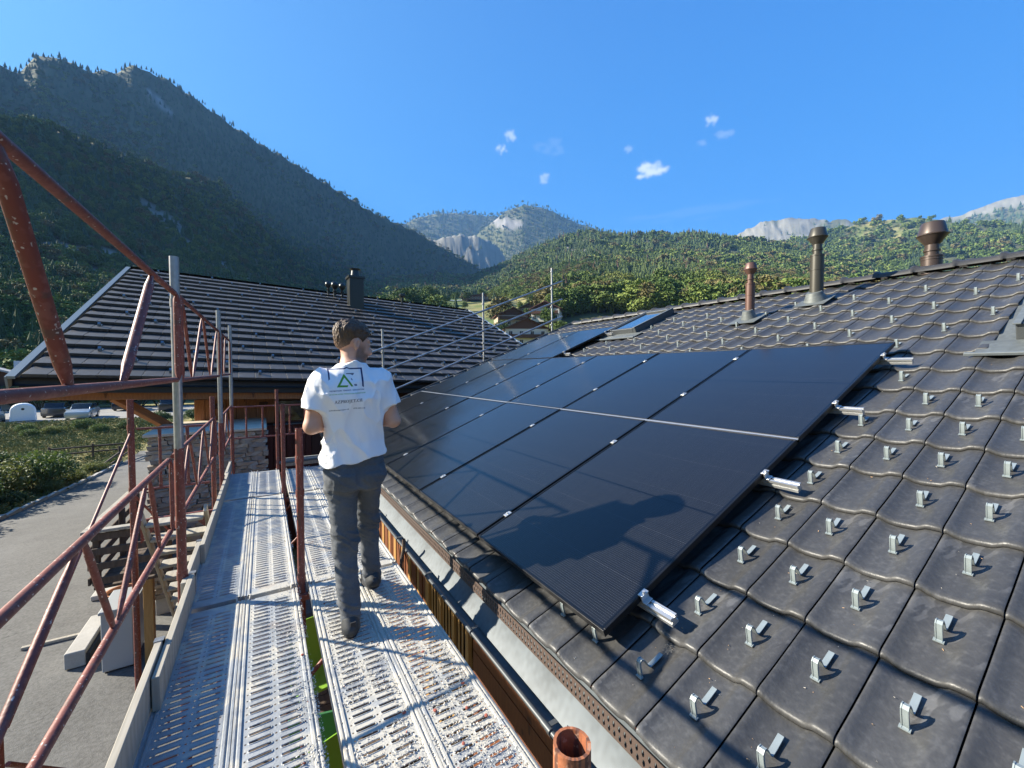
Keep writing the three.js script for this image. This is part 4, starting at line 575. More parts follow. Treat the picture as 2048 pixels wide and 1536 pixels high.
  for (const [x, w, k] of [[6.45, .97, .85], [6.65, .93, 1.0], [6.98, .94, .95]]) { const v = part('vent_pipe', bulb, chm, hs); v.position.copy(up(x, SL * w)); v.scale.setScalar(k * .8); } { const v = part('vent_pipe', mg([new THREE.CylinderGeometry(.06, .06, .6, 12).translate(0, .2, 0), rbx(.3, .16, .3, 0, .56, 0, .04)]), chm, hs); v.position.copy(up(9.7, SL * .95)); v.scale.setScalar(.85); }
  // eaves: gutter, fascia, purlins, brace; timber walls; stone base
  const ex = (x) => E.clone().add(new THREE.Vector3(Math.cos(PH) * x, Math.sin(TL) * x, -Math.sin(PH) * x)), beam = (x0, x1, y0, y1, s0, s1, r = .01) => { const g = sbox(x0, x1, y0, y1, s0, s1, r); return g; };
  wpart('gutter', (() => { const g = new THREE.CylinderGeometry(.075, .075, W + .1, 12, 1, false, Math.PI / 2, Math.PI); g.rotateZ(Math.PI / 2); g.rotateZ(TL); g.rotateY(PH); const c = ex(W / 2); g.translate(c.x, c.y - .045, c.z + .06); return g; })(), M.black, hs);
  wpart('fascia', (() => { const g = rbx(W, .2, .05, 0, 0, 0, .008); g.rotateZ(TL); g.rotateY(PH); const c = ex(W / 2); g.translate(c.x, c.y - .14, c.z - .03); return g; })(), std({ color: rgb(.02, .022, .024), roughness: .5, metalness: .3 }), hs);
  const tilt = g => g.translate(3.55, -1, 0).rotateZ(TL).translate(-3.55, 1, 0); wpart('soffit', tilt(beam(-3.4, 2.6, 1.12, 1.15, 10.66, 11.8)), M.dkwood, hs);
  for (const [s0, y0] of [[10.75, .97], [11.62, .96]]) wpart('purlin', tilt(beam(-3.55, 2.6, y0, y0 + .145, s0, s0 + .14)), M.larch, hs);
  for (let i = 0; i < 6; i++) { const x = -3.2 + i * .95; wpart('rafter_tail', tilt(beam(x, x + .1, 1.02, 1.115, 10.91, 11.6)), M.larch, hs); }
  wpart('brace', (() => { const a = V(-2.55, .98, 11.0), b = V(-1.28, -.12, 11.55), d = b.clone().sub(a), g = rbx(.16, d.length(), .14, 0, 0, 0, .012); boxUV(g); g.applyQuaternion(new THREE.Quaternion().setFromUnitVectors(new THREE.Vector3(0, 1, 0), d.normalize())); g.translate((a.x + b.x) / 2, (a.y + b.y) / 2, (a.z + b.z) / 2); return g; })(), M.larch, hs);
  wpart('wall_core', beam(-1.33, 9.6, -3, .99, 11.72, 19), M.dkwood, hs);
  for (let i = 0; i < 12; i++) if (i !== 8 && i !== 9) wpart('wall_board', beam(-1.36 + i * .2, -1.36 + i * .2 + .193, .22, .835, 11.66 + (i % 2) * .006, 11.71, .006), M.larch, hs);
  for (let i = 0; i < 12; i++) wpart('wall_board', beam(1.04 + i * .2, 1.04 + i * .2 + .193, -3, .835, 11.66 + (i % 2) * .006, 11.71, .006), M.dkwood, hs);
  wpart('beam_end', beam(-1.0, -.82, .62, .72, 11.6, 11.66), M.dkwood, hs); wpart('beam_end', beam(-.1, .08, .64, .74, 11.6, 11.66), M.dkwood, hs);
  const wd = wpart('window', beam(.26, .98, .24, .76, 11.62, 11.67), M.glass, hs); for (const [a, b, c, d] of [[.22, 1.02, .2, .25], [.22, 1.02, .76, .81], [.22, .27, .25, .76], [.97, 1.02, .25, .76]]) { const g = beam(a, b, c, d, 11.6, 11.68); g.translate(-hs.position.x, -hs.position.y, -hs.position.z); part('frame', g, M.dkwood, wd); } { const g = beam(.18, 1.06, .16, .195, 11.5, 11.68); g.translate(-hs.position.x, -hs.position.y, -hs.position.z); part('sill', g, M.zinc, wd); }
  const redwood = std({ map: T.dkwood, color: rgb(1.5, .8, .75), roughness: .6 }); for (let i = 0; i < 7; i++) wpart('door_board', beam(.04 + i * .142, .04 + i * .142 + .136, -3, .16, 11.60, 11.66, .006), redwood, hs);
  // stone terrace pier
  const pier = wpart('stone_pier', beam(-1.76, .0, -3, .30, 9.66, 11.6), M.conc, hs); const sub = (n, g, m) => { g.translate(-hs.position.x, -hs.position.y, -hs.position.z); return part(n, g, m, pier); };
  sub('coping', mg([beam(-1.86, -.9, .305, .365, 9.54, 11.58, .012), beam(-.895, .04, .305, .36, 9.55, 11.58, .012)]), std({ map: T.conc, color: rgb(1.25, 1.15, 1), roughness: .95 }));
  const sg = [0, 1, 2, 3].map(i => { const g = boxUV(new THREE.BoxGeometry(1, 1, 1, 2, 1, 1), 1, i * 2.3), r = rng(60 + i), q = g.attributes.position, key = {}; for (let k = 0; k < q.count; k++) { const id = [q.getX(k), q.getY(k), q.getZ(k)].join(); const o = key[id] ??= [(r() - .5) * .14, (r() - .5) * .3, (r() - .5) * .5]; q.setXYZ(k, q.getX(k) + o[0], q.getY(k) + o[1], q.getZ(k) + o[2]); } g.computeVertexNormals(); return g; }), smat = [[1, .95, .9], [.75, .72, .7], [1.2, 1.12, 1.02], [.9, .82, .74]].map(c => std({ map: T.stone, color: rgb(...c), roughness: .95 }));
  let y = .29, n = 0; while (y > -2.95) { const h = .045 + .06 * rnd(); let x = -1.80 + (rnd() - .5) * .08; while (x < .0) { const w = Math.min(.1 + .28 * rnd(), .06 - x); if (n++ < 300) { const m = part('stone', sg[n % 4], smat[Math.floor(rnd() * 4)], pier); m.scale.set(w * .96, h * .93, .09); m.position.copy(V(x + w / 2, y - h / 2, 9.64 - .02 * rnd())).sub(hs.position); } x += w; } y -= h; }
  // wooden balcony by the pier
  const bl = thing('wooden_balcony', V(-1.7, -3, 8.5), 'weathered wooden balcony with horizontal slats beside the stone pier', 'balcony'); wpart('floor', (() => { const o = []; for (let i = 0; i < 14; i++) o.push(beam(-2.0, -1.2, -1.46, -1.42, 7.52 + i * .15, 7.52 + i * .15 + .14)); return o; })(), M.weather, bl);
  for (let i = 0; i < 4; i++) { wpart('slat', beam(-2.0, -1.2, -1.38 + i * .20, -1.38 + i * .2 + .1, 7.47, 7.5), M.weather, bl); wpart('slat', beam(-2.05, -2.02, -1.38 + i * .20, -1.38 + i * .2 + .1, 7.5, 9.6), M.weather, bl); }
  for (const [x, s] of [[-2.0, 7.52], [-1.98, 8.6], [-1.98, 9.5], [-1.25, 7.55]]) wpart('post', beam(x, x + .07, -1.42, -.67, s, s + .07), M.weather, bl); wpart('handrail', beam(-2.09, -1.2, -.665, -.625, 7.44, 7.56, .008), M.oldwood, bl); wpart('handrail', beam(-2.09, -1.98, -.665, -.625, 7.565, 9.6, .008), M.oldwood, bl); wpart('support', beam(-1.62, -1.5, -3, -1.47, 8.1, 8.22), M.gold, bl); wpart('support', beam(-1.95, -1.83, -3, -1.47, 9.3, 9.42), M.weather, bl);
}
// ------------------------------------------------------------------ yard, drive, parking
structure('driveway', gridGeo(60, 12, (i, j) => { const s = -8 + i * .75, x0 = -7.3, x1 = s < 9.5 ? 4 : curve([[9.5, -1.84], [12, -1.84], [22, -3.2], [37, -4.2]], s), x = lerp(x0, x1, j / 12); return [x, nearGround(x, s) + .07, -s, x, s]; }), M.asphalt);
structure('parking', sheet([[-48, 58], [4, 58], [8, 76], [-48, 76]], -3.48), std({ map: T.asphalt, color: rgb(1.9, 1.85, 1.8), roughness: .95 }));
{ const t = thing('driveway_kerb', V(-6.8, -3, 18), 'pale stone kerb along the hedge side of the drive', 'kerb'); for (let i = 0; i < 24; i++) { const s = 9 + i * 1.0, x = -7.3; const g = rbx(.14, .16, .97, 0, 0, 0, .015); g.rotateY(-.0); g.translate(x - .07, nearGround(x, s + .5) + .1, -s - .5); wpart('kerb_stone', g, M.conc, t); } }
{ const c = thing('white_cabinet', V(-1.93, -3, 8.3), 'tall white metal cabinet standing below the wooden balcony', 'cabinet'); const wm = std({ color: rgb(.36, .37, .37), roughness: .45 }); part('body', rbx(.36, .88, .7, 0, .47, -.2, .02), wm, c); part('lid', rbx(.40, .05, .75, 0, .93, -.2, .015), wm, c); part('side_panel', rbx(.02, .7, .5, -.192, .46, -.2, .005), M.frameGrey, c); for (const [x, z] of [[-.14, .1], [.14, .1], [-.14, -.5], [.14, -.5]]) part('foot', rod(new THREE.Vector3(x, 0, z), new THREE.Vector3(x, .05, z), .02, 8), M.black, c); }
{ const t = thing('concrete_curb', V(-2.5, -3, 9.1), 'long mossy concrete block lying beside the white cabinet', 'concrete block'); wpart('block', sbox(-2.62, -2.38, -2.99, -2.74, 8.55, 9.7, .02), M.conc, t); wpart('channel', sbox(-2.375, -2.33, -2.99, -2.8, 8.55, 9.7), M.black, t); }
single('wooden_stick', sbox(-3.4, -2.66, -2.995, -2.95, 9.55, 9.62, .006), M.oldwood, 'thin pale wooden stick lying on the asphalt by the concrete block', 'wood'); single('paving_slab', sbox(-2.95, -2.1, -2.995, -2.9, 10.9, 11.3, .02), M.conc, 'grey paving slab on the asphalt behind the pot', 'slab');
{ const t = thing('flower_pot', V(-2.35, -3, 10.3), 'round terracotta flower pot standing behind the white cabinet', 'pot'); part('pot', toCreasedNormals(new THREE.LatheGeometry([[0, .01], [.15, .01], [.22, .3], [.25, .3], [.25, .36], [.22, .36], [.21, .3], [.14, .05]].map(a => new THREE.Vector2(...a)), 24), .5), std({ color: rgb(.36, .15, .07), roughness: .85 }), t); part('soil', new THREE.CylinderGeometry(.21, .2, .03, 20).translate(0, .29, 0), M.felt, t); part('stake', rod(new THREE.Vector3(0, .28, 0), new THREE.Vector3(.03, .75, 0), .008, 6), M.black, t); }
// hedge and shrubs left of the drive
const bushMats = [[.11, .165, .03], [.165, .19, .04], [.075, .12, .026]].map(c => new THREE.MeshPhysicalMaterial({ color: rgb(...c), roughness: .8, transmission: .35, thickness: 0, side: THREE.DoubleSide }));
const bushGeos = [21, 22, 23].map((sd, i) => { const r = rng(sd); return leafCards(3400, crownPlacer(.62, .5, .5, 26, r), .052, r); }), stemGeo = (() => { const r = rng(44), o = []; for (let i = 0; i < 9; i++) { const a = i * .7; o.push(rod(new THREE.Vector3(Math.cos(a) * .06, -.02, Math.sin(a) * .06), new THREE.Vector3(Math.cos(a) * (.25 + .2 * r()), .55 + .3 * r(), Math.sin(a) * .4), .012, 5, .004)); } return mg(o); })();
{
  const rnd = rng(91), W1 = ['leafy shrub of the tall hedge beside the drive', 'hedge shrubs beside the drive'], W2 = ['low shrub in front of the hedge at the kerb', 'low shrubs along the kerb'], W3 = ['bush of the hedge behind the parked cars', 'bushes behind the parked cars'], W4 = ['small bush on the grass bank below the car park', 'bushes on the bank below the car park'], kw = ['mid green', 'yellowish green', 'dark green'];
  const bush = (x, s, sc, k, w, y) => { const t = thing('shrub', V(x, (y ?? terrXS(x, s)) - .05, s), kw[k] + ' ' + w[0], 'shrub', w[1] + ', ' + kw[k]); const a = part('foliage', bushGeos[k], bushMats[k], t), b = part('stems', stemGeo, barkMat, t); for (const o of [a, b]) { o.scale.set(sc * (1 + .3 * rnd()), sc, sc * (1 + .3 * rnd())); o.rotation.y = rnd() * 6; } };
  const HS = .95; for (let [x, s, sc, k] of [[-7.9, 14.8, 1.7, 1], [-8.2, 17.0, 2.0, 0], [-8.1, 19.2, 1.9, 0], [-9.6, 18.2, 2.5, 2], [-10.4, 20.6, 2.6, 2], [-8.4, 21.4, 2.1, 1], [-7.9, 23.8, 2.0, 0], [-9.6, 23.4, 2.3, 2], [-11.6, 23.6, 2.5, 0], [-13.6, 24.6, 2.2, 2], [-8.2, 25.8, 1.3, 1]]) bush(x - .75, s * 1.1, sc * HS * (s < 20 ? .85 : 1), k, W1);
  for (const [x, s, sc, k] of [[-7.35, 13.2, .9, 1], [-7.5, 15.9, .9, 0], [-7.4, 18.4, .8, 1], [-7.3, 20.4, .8, 2], [-7.0, 22.6, .9, 1], [-6.9, 25.0, .9, 1], [-6.6, 27.4, .9, 1], [-6.4, 29.6, .7, 0]]) bush(x - .6 - (s > 18 ? (s - 18) * .06 : 0), s * 1.1, sc * .8, k, W2);
  for (let i = 0; i < 14; i++) bush(-30 + i * 2.4 + rnd(), 77 + 2 * rnd(), 3.2 + 1.6 * rnd(), Math.floor(rnd() * 3), W3, -3.5);
  for (let i = 0; i < 12; i++) bush(-20 + i * 1.45 + rnd(), 49 + 5 * rnd(), .7 + .7 * rnd(), Math.floor(rnd() * 3), W4);
  // tufts of meadow grass
  const blade = leafCards(26, r => new THREE.Vector3((r() - .5) * .4, .02 + .16 * r(), (r() - .5) * .4), .062, rng(3)), N = 9000, im = new THREE.InstancedMesh(blade, leafMat, N), m4 = new THREE.Matrix4(), q = new THREE.Quaternion(), cc = new THREE.Color(), upv = new THREE.Vector3(0, 1, 0); let k = 0;
  while (k < N) { const s = 9 + 48 * Math.pow(rnd(), .8), x = rnd() < .8 ? -7.5 - 17 * rnd() : -4.6 + 2.6 * rnd(); if (x > -7.4 && (s < 12 || x < -2.0 - (s - 12) * .1 || x > -1.9)) { if (s < 36) continue; } const z = .7 + 1.1 * rnd(); m4.compose(V(x, terrXS(x, s), s), q.setFromAxisAngle(upv, rnd() * 6), new THREE.Vector3(z, z, z)); im.setMatrixAt(k, m4); const d = rnd(); im.setColorAt(k, cc.setRGB(lerp(.08, .24, d), lerp(.12, .21, d), lerp(.025, .07, d))); k++; }
  im.name = numbered('meadow_grass'); shade(im); tag(im, 'tufts of rough meadow grass beside the drive', 'grass', null, 'stuff'); scene.add(im);
  const f = thing('field_fence', V(-7.4, -4, 33), 'low weathered pole fence at the end of the hedge', 'fence'); for (const [a, b] of [[[-11, -3.2, 35], [-7.4, -3.2, 35.6]], [[-11, -3.55, 35], [-7.4, -3.55, 35.6]], [[-7.4, -3.2, 35.6], [-7.7, -3.7, 31]], [[-7.3, -3.5, 35.6], [-7.6, -3.9, 31]]]) wpart('pole', rod(V(...a), V(...b), .05, 8), M.weather, f); for (const [x, s] of [[-11, 35], [-9.2, 35.3], [-7.4, 35.6], [-7.55, 33.4]]) wpart('post', rod(V(x, -4.1, s), V(x, -3.05, s), .06, 8), M.weather, f);
}
// ------------------------------------------------------------------ cars and container on the car park
function car(x, s, rot, paint, label, van = 0) {
  const t = thing('parked_car', V(x, -3.475, s), label, 'car', 'cars on the car park'); t.rotation.y = rot; const pm = new THREE.MeshPhysicalMaterial({ color: paint, roughness: .35, metalness: .4, clearcoat: 1, clearcoatRoughness: .05 }), Hh = van ? 1.75 : 1.52;
  const ext = (pts, w, b) => { const g = new THREE.ExtrudeGeometry(poly(pts), { depth: w - 2 * b, bevelEnabled: true, bevelSize: b, bevelThickness: b, bevelSegments: 3, curveSegments: 6 }); g.translate(0, 0, -(w - 2 * b) / 2); return toCreasedNormals(g, .5); };   // x forward, z across
  part('body', ext([[-2.12, .32], [2.1, .30], [2.16, .5], [2.12, .72], [1.2, .92], [-1.9, .98], [-2.14, .9], [-2.18, .55]], 1.8, .1), pm, t);
  part('cabin', ext([[1.05, .88], [.25, Hh - .12], [-.2, Hh - .06], [van ? -1.85 : -1.5, Hh - .08], [van ? -2.0 : -1.95, .92]], 1.52, .12), M.glass, t); part('roof', rbx(van ? 1.9 : 1.5, .06, 1.2, van ? -.8 : -.65, Hh - .0, 0, .02), pm, t);
  for (const z of [-.66, .66]) { part('pillar', rod(new THREE.Vector3(1.1, .9, z * 1.1), new THREE.Vector3(.25, Hh - .03, z * .92), .03, 6), pm, t); part('pillar', rod(new THREE.Vector3(-1.98, .92, z * 1.1), new THREE.Vector3(van ? -1.8 : -1.45, Hh - .03, z * .92), .05, 6), pm, t); part('headlight', rbx(.1, .14, .38, 2.1, .66, z * .92, .04), std({ color: rgb(.7, .72, .75), roughness: .1 }), t); part('tail_light', rbx(.08, .16, .32, -2.14, .8, z * .98, .03), std({ color: rgb(.35, .01, .01), roughness: .2 }), t); part('mirror', rbx(.12, .12, .2, .75, .98, z * 1.5, .04), pm, t); }
  for (const [wx, wz] of [[1.3, .82], [1.3, -.82], [-1.3, .82], [-1.3, -.82]]) { const w = part('wheel', new THREE.CylinderGeometry(.33, .33, .2, 20).rotateX(Math.PI / 2), M.black, t); w.position.set(wx, .33, wz); part('rim', new THREE.CylinderGeometry(.21, .21, .21, 14).rotateX(Math.PI / 2), M.alu, w); }
  part('grille', rbx(.06, .16, .8, 2.16, .52, 0, .02), M.black, t); part('bumper', rbx(.1, .18, 1.7, -2.17, .42, 0, .04), M.black, t); part('number_plate', rbx(.02, .11, .5, 2.2, .4, 0, .004), std({ color: rgb(.75, .75, .72), roughness: .5 }), t); part('number_plate', rbx(.02, .11, .5, -2.24, .62, 0, .004), std({ color: rgb(.75, .75, .72), roughness: .5 }), t);
}
const polar = (az, r) => [Math.sin(az * D2R) * r, Math.cos(az * D2R) * r];
{ const P = (az, r) => polar(az, r);
  car(...P(-16.75, 67), Math.PI / 2 + .1, rgb(.03, .033, .04), 'dark grey hatchback parked with its back to the yard beside the silver car', 0); car(...P(-15.2, 62.5), -Math.PI / 2 + .06, rgb(.42, .47, .52), 'silver blue car facing the yard on the edge of the car park', 0); car(...P(-12.05, 72), Math.PI / 2 - .05, rgb(.018, .018, .022), 'tall black van parked against the hedge', 1); car(...P(-8.9, 67), Math.PI / 2 + .2, rgb(.02, .021, .025), 'black car half hidden behind the timber brace', 0); car(...P(-20.8, 65), -Math.PI / 2 + .4, rgb(.12, .15, .17), 'blue grey car beside the white container', 0);
  const [x, s] = P(-18.9, 63), t = thing('recycling_container', V(x, -3.475, s), 'white dome topped recycling container on the car park edge', 'container'); t.rotation.y = .3; t.scale.setScalar(.85); const sh = new THREE.Shape(); sh.moveTo(-.85, 0); sh.lineTo(.85, 0); sh.lineTo(.8, 1.1); sh.quadraticCurveTo(.72, 1.7, 0, 1.74); sh.quadraticCurveTo(-.72, 1.7, -.8, 1.1); sh.lineTo(-.85, 0); const g = new THREE.ExtrudeGeometry(sh, { depth: 1.0, bevelEnabled: true, bevelSize: .18, bevelThickness: .25, bevelSegments: 4, curveSegments: 10 }); g.translate(0, .18, -.5); part('shell', toCreasedNormals(g, .6), std({ color: rgb(.74, .76, .78), roughness: .45 }), t); part('slot', new THREE.CylinderGeometry(.13, .13, .06, 16).rotateX(Math.PI / 2).translate(0, 1.45, .74), M.black, t); part('lifting_eye', new THREE.TorusGeometry(.1, .025, 6, 12).translate(0, 2.0, 0), M.galv, t); part('base', rbx(1.6, .16, 1.4, 0, .08, 0, .02), M.frameGrey, t);
}
// ------------------------------------------------------------------ houses of the village
function chalet(az, r, w, d, h, rot, wall, roofC, label, opt = {}) {
  const [x, s] = polar(az, r), y = opt.y ?? terrXS(x, s) - .3, t = thing('village_house', V(x, y, s), label, 'house', 'village houses'); t.rotation.y = rot; const rh = opt.rh ?? w * .24, wm = std({ color: wall, roughness: .9 }), rm = std({ color: roofC, roughness: .8 }), wood = std({ color: rgb(.10, .045, .025), roughness: .8 });
  part('wall', bx(w, h, d, 0, h / 2, 0), wm, t); const gab = new THREE.ExtrudeGeometry(poly([[-w / 2, 0], [w / 2, 0], [0, rh]]), { depth: d, bevelEnabled: false }); gab.translate(0, h, -d / 2); part('gable', gab, wood, t);
  const sl = Math.hypot(w / 2 + .9, rh + .25), an = Math.atan2(rh, w / 2); const rf = part('roof', mg([1, -1].map(q => { const g = bx(sl + .2, .22, d + 1.8, 0, 0, 0); g.rotateZ(-q * an); g.translate(q * (w / 4 + .3), h + rh / 2 - .02, 0); return g; })), rm, t); part('chimney', bx(.7, 1.6, .7, w * .18, h + rh, -d * .15), wm, rf);
  const n = opt.n ?? 4; for (let fl = 0; fl < Math.max(1, Math.floor(h / 2.6)); fl++) for (let i = 0; i < n; i++) for (const sg of [1, -1]) { const wx = -w / 2 + (i + .5) * w / n, wy = 1.5 + fl * 2.6; const wn = part('window', bx(1.0, 1.2, .08, wx, wy, sg * (d / 2 + .02)), M.glass, t); part('frame', mg([bx(1.2, .1, .12, wx, wy + .63, sg * (d / 2 + .03)), bx(1.2, .1, .12, wx, wy - .63, sg * (d / 2 + .03)), bx(.1, 1.2, .12, wx - .55, wy, sg * (d / 2 + .03)), bx(.1, 1.2, .12, wx + .55, wy, sg * (d / 2 + .03)), bx(.06, 1.2, .12, wx, wy, sg * (d / 2 + .03))]), opt.fr || std({ color: rgb(.7, .68, .64), roughness: .7 }), wn); }
  if (!opt.plain) part('balcony', mg([bx(w * .95, .12, 1.2, 0, 2.7, d / 2 + .6), bx(w * .95, .9, .06, 0, 3.2, d / 2 + 1.2)]), wood, t);
}
chalet(33.4, 128, 13, 10, 5.4, -.5, rgb(.62, .58, .50), rgb(.10, .05, .04), 'white walled chalet with brown roof and framed windows under the trees', { n: 4 });
chalet(31.3, 150, 11, 9, 4.2, -.35, rgb(.40, .30, .22), rgb(.13, .055, .045), 'reddish roofed chalet higher behind the white walled one');
chalet(36.4, 148, 10, 8, 4.6, -.8, rgb(.60, .58, .54), rgb(.14, .06, .05), 'small chalet with red brown roof beside the highest gable post');
chalet(34.6, 190, 13, 7, 2.6, -.6, rgb(.18, .14, .11), rgb(.17, .15, .14), 'grey roofed shed on the slope above the chalets', { plain: 1 });
chalet(27.4, 322, 32, 8, 2.4, -.45, rgb(.14, .09, .06), rgb(.10, .075, .06), 'long low farm barn with dark roof in the high meadow', { plain: 1, rh: 2.2, n: 14 });
chalet(-20.8, 88, 14, 9, 3.0, .25, rgb(.55, .57, .58), rgb(.32, .33, .34), 'pale house with light tiled roof beyond the car park', { plain: 1, y: -3.5, rh: 2.6 });
{ const bg = new THREE.CylinderGeometry(.55, .55, 1.0, 12).rotateZ(Math.PI / 2).translate(0, .5, 0), bm = std({ color: rgb(.72, .75, .72), roughness: .5 }); for (let i = 0; i < 24; i++) { const [x, s] = polar(20.7 + i * .19, 316 + i * .2), m = single('silage_bale', bg, bm, 'white wrapped silage bale in the row beside the long barn', 'bale', 'silage bales by the barn'); m.position.copy(V(x, terrXS(x, s) - .05, s)); } }
console.log('neighbours', Math.round(performance.now()));
// ------------------------------------------------------------------ the man walking away along the deck
function surfaceNet(f, b0, b1, c) {                                 // naive surface nets over a distance field (x, y, s)
  const n = [0, 1, 2].map(i => Math.ceil((b1[i] - b0[i]) / c) + 1), [nx, ny, nz] = n, val = new Float32Array(nx * ny * nz);
  for (let k = 0, q = 0; k < nz; k++) for (let j = 0; j < ny; j++) for (let i = 0; i < nx; i++, q++) val[q] = f(b0[0] + i * c, b0[1] + j * c, b0[2] + k * c);
  const idx = new Int32Array(nx * ny * nz).fill(-1), pos = [], ix = [], sx = 1, sy = nx, sz = nx * ny, off = [0, sx, sy, sx + sy, sz, sz + sx, sz + sy, sz + sx + sy], ed = [[0, 1], [2, 3], [4, 5], [6, 7], [0, 2], [1, 3], [4, 6], [5, 7], [0, 4], [1, 5], [2, 6], [3, 7]], cr = [[0, 0, 0], [1, 0, 0], [0, 1, 0], [1, 1, 0], [0, 0, 1], [1, 0, 1], [0, 1, 1], [1, 1, 1]];
  for (let k = 0; k < nz - 1; k++) for (let j = 0; j < ny - 1; j++) for (let i = 0; i < nx - 1; i++) {
    const q = i + j * sy + k * sz; let m = 0; for (let e = 0; e < 8; e++) if (val[q + off[e]] < 0) m |= 1 << e; if (m === 0 || m === 255) continue;
    let x = 0, y = 0, z = 0, w = 0; for (const [a, b] of ed) { const va = val[q + off[a]], vb = val[q + off[b]]; if ((va < 0) === (vb < 0)) continue; const t = va / (va - vb); x += lerp(cr[a][0], cr[b][0], t); y += lerp(cr[a][1], cr[b][1], t); z += lerp(cr[a][2], cr[b][2], t); w++; }
    idx[q] = pos.length / 3; pos.push(b0[0] + (i + x / w) * c, b0[1] + (j + y / w) * c, b0[2] + (k + z / w) * c);
  }
  const quad = (a, b, d, e, fl) => { if (a < 0 || b < 0 || d < 0 || e < 0) return; fl ? ix.push(a, b, d, a, d, e) : ix.push(a, d, b, a, e, d); };
  for (let k = 1; k < nz - 1; k++) for (let j = 1; j < ny - 1; j++) for (let i = 1; i < nx - 1; i++) { const q = i + j * sy + k * sz, v = val[q] < 0; if (v !== (val[q + sx] < 0)) quad(idx[q], idx[q - sy], idx[q - sy - sz], idx[q - sz], v); if (v !== (val[q + sy] < 0)) quad(idx[q], idx[q - sz], idx[q - sx - sz], idx[q - sx], v); if (v !== (val[q + sz] < 0)) quad(idx[q], idx[q - sx], idx[q - sx - sy], idx[q - sy], v); }
  const P = new Float32Array(pos.length), N = new Float32Array(pos.length), h = c * .5; for (let i = 0; i < pos.length; i += 3) { const [x, y, z] = [pos[i], pos[i + 1], pos[i + 2]], gx = f(x + h, y, z) - f(x - h, y, z), gy = f(x, y + h, z) - f(x, y - h, z), gz = f(x, y, z + h) - f(x, y, z - h), l = Math.hypot(gx, gy, gz) || 1; P[i] = x; P[i + 1] = y; P[i + 2] = -z; N[i] = gx / l; N[i + 1] = gy / l; N[i + 2] = -gz / l; }
  const g = new THREE.BufferGeometry(); g.setAttribute('position', new THREE.BufferAttribute(P, 3)); g.setAttribute('normal', new THREE.BufferAttribute(N, 3)); g.setAttribute('uv', new THREE.BufferAttribute(new Float32Array(P.length / 3 * 2), 2));
  // orient the triangles outward
  for (let i = 0; i < ix.length; i += 3) { const [a, b, d] = [ix[i] * 3, ix[i + 1] * 3, ix[i + 2] * 3], ux = P[b] - P[a], uy = P[b + 1] - P[a + 1], uz = P[b + 2] - P[a + 2], vx = P[d] - P[a], vy = P[d + 1] - P[a + 1], vz = P[d + 2] - P[a + 2]; if ((uy * vz - uz * vy) * N[a] + (uz * vx - ux * vz) * N[a + 1] + (ux * vy - uy * vx) * N[a + 2] < 0) { const t = ix[i + 1]; ix[i + 1] = ix[i + 2]; ix[i + 2] = t; } }
  g.setIndex(ix); return g;
}
const capd = (x, y, z, a, b, ra, rb) => { const dx = b[0] - a[0], dy = b[1] - a[1], dz = b[2] - a[2], t = clamp(((x - a[0]) * dx + (y - a[1]) * dy + (z - a[2]) * dz) / (dx * dx + dy * dy + dz * dz)); return Math.hypot(x - a[0] - dx * t, y - a[1] - dy * t, z - a[2] - dz * t) - lerp(ra, rb, t); };
const smin = (a, b, k) => { const h = Math.max(k - Math.abs(a - b), 0) / k; return Math.min(a, b) - h * h * k * .25; };
const ell = (x, y, z, rx, ry, rz) => { const k = Math.hypot(x / rx, y / ry, z / rz); return (k - 1) * Math.min(rx, ry, rz) * (k < 1 ? 1 : 1); };
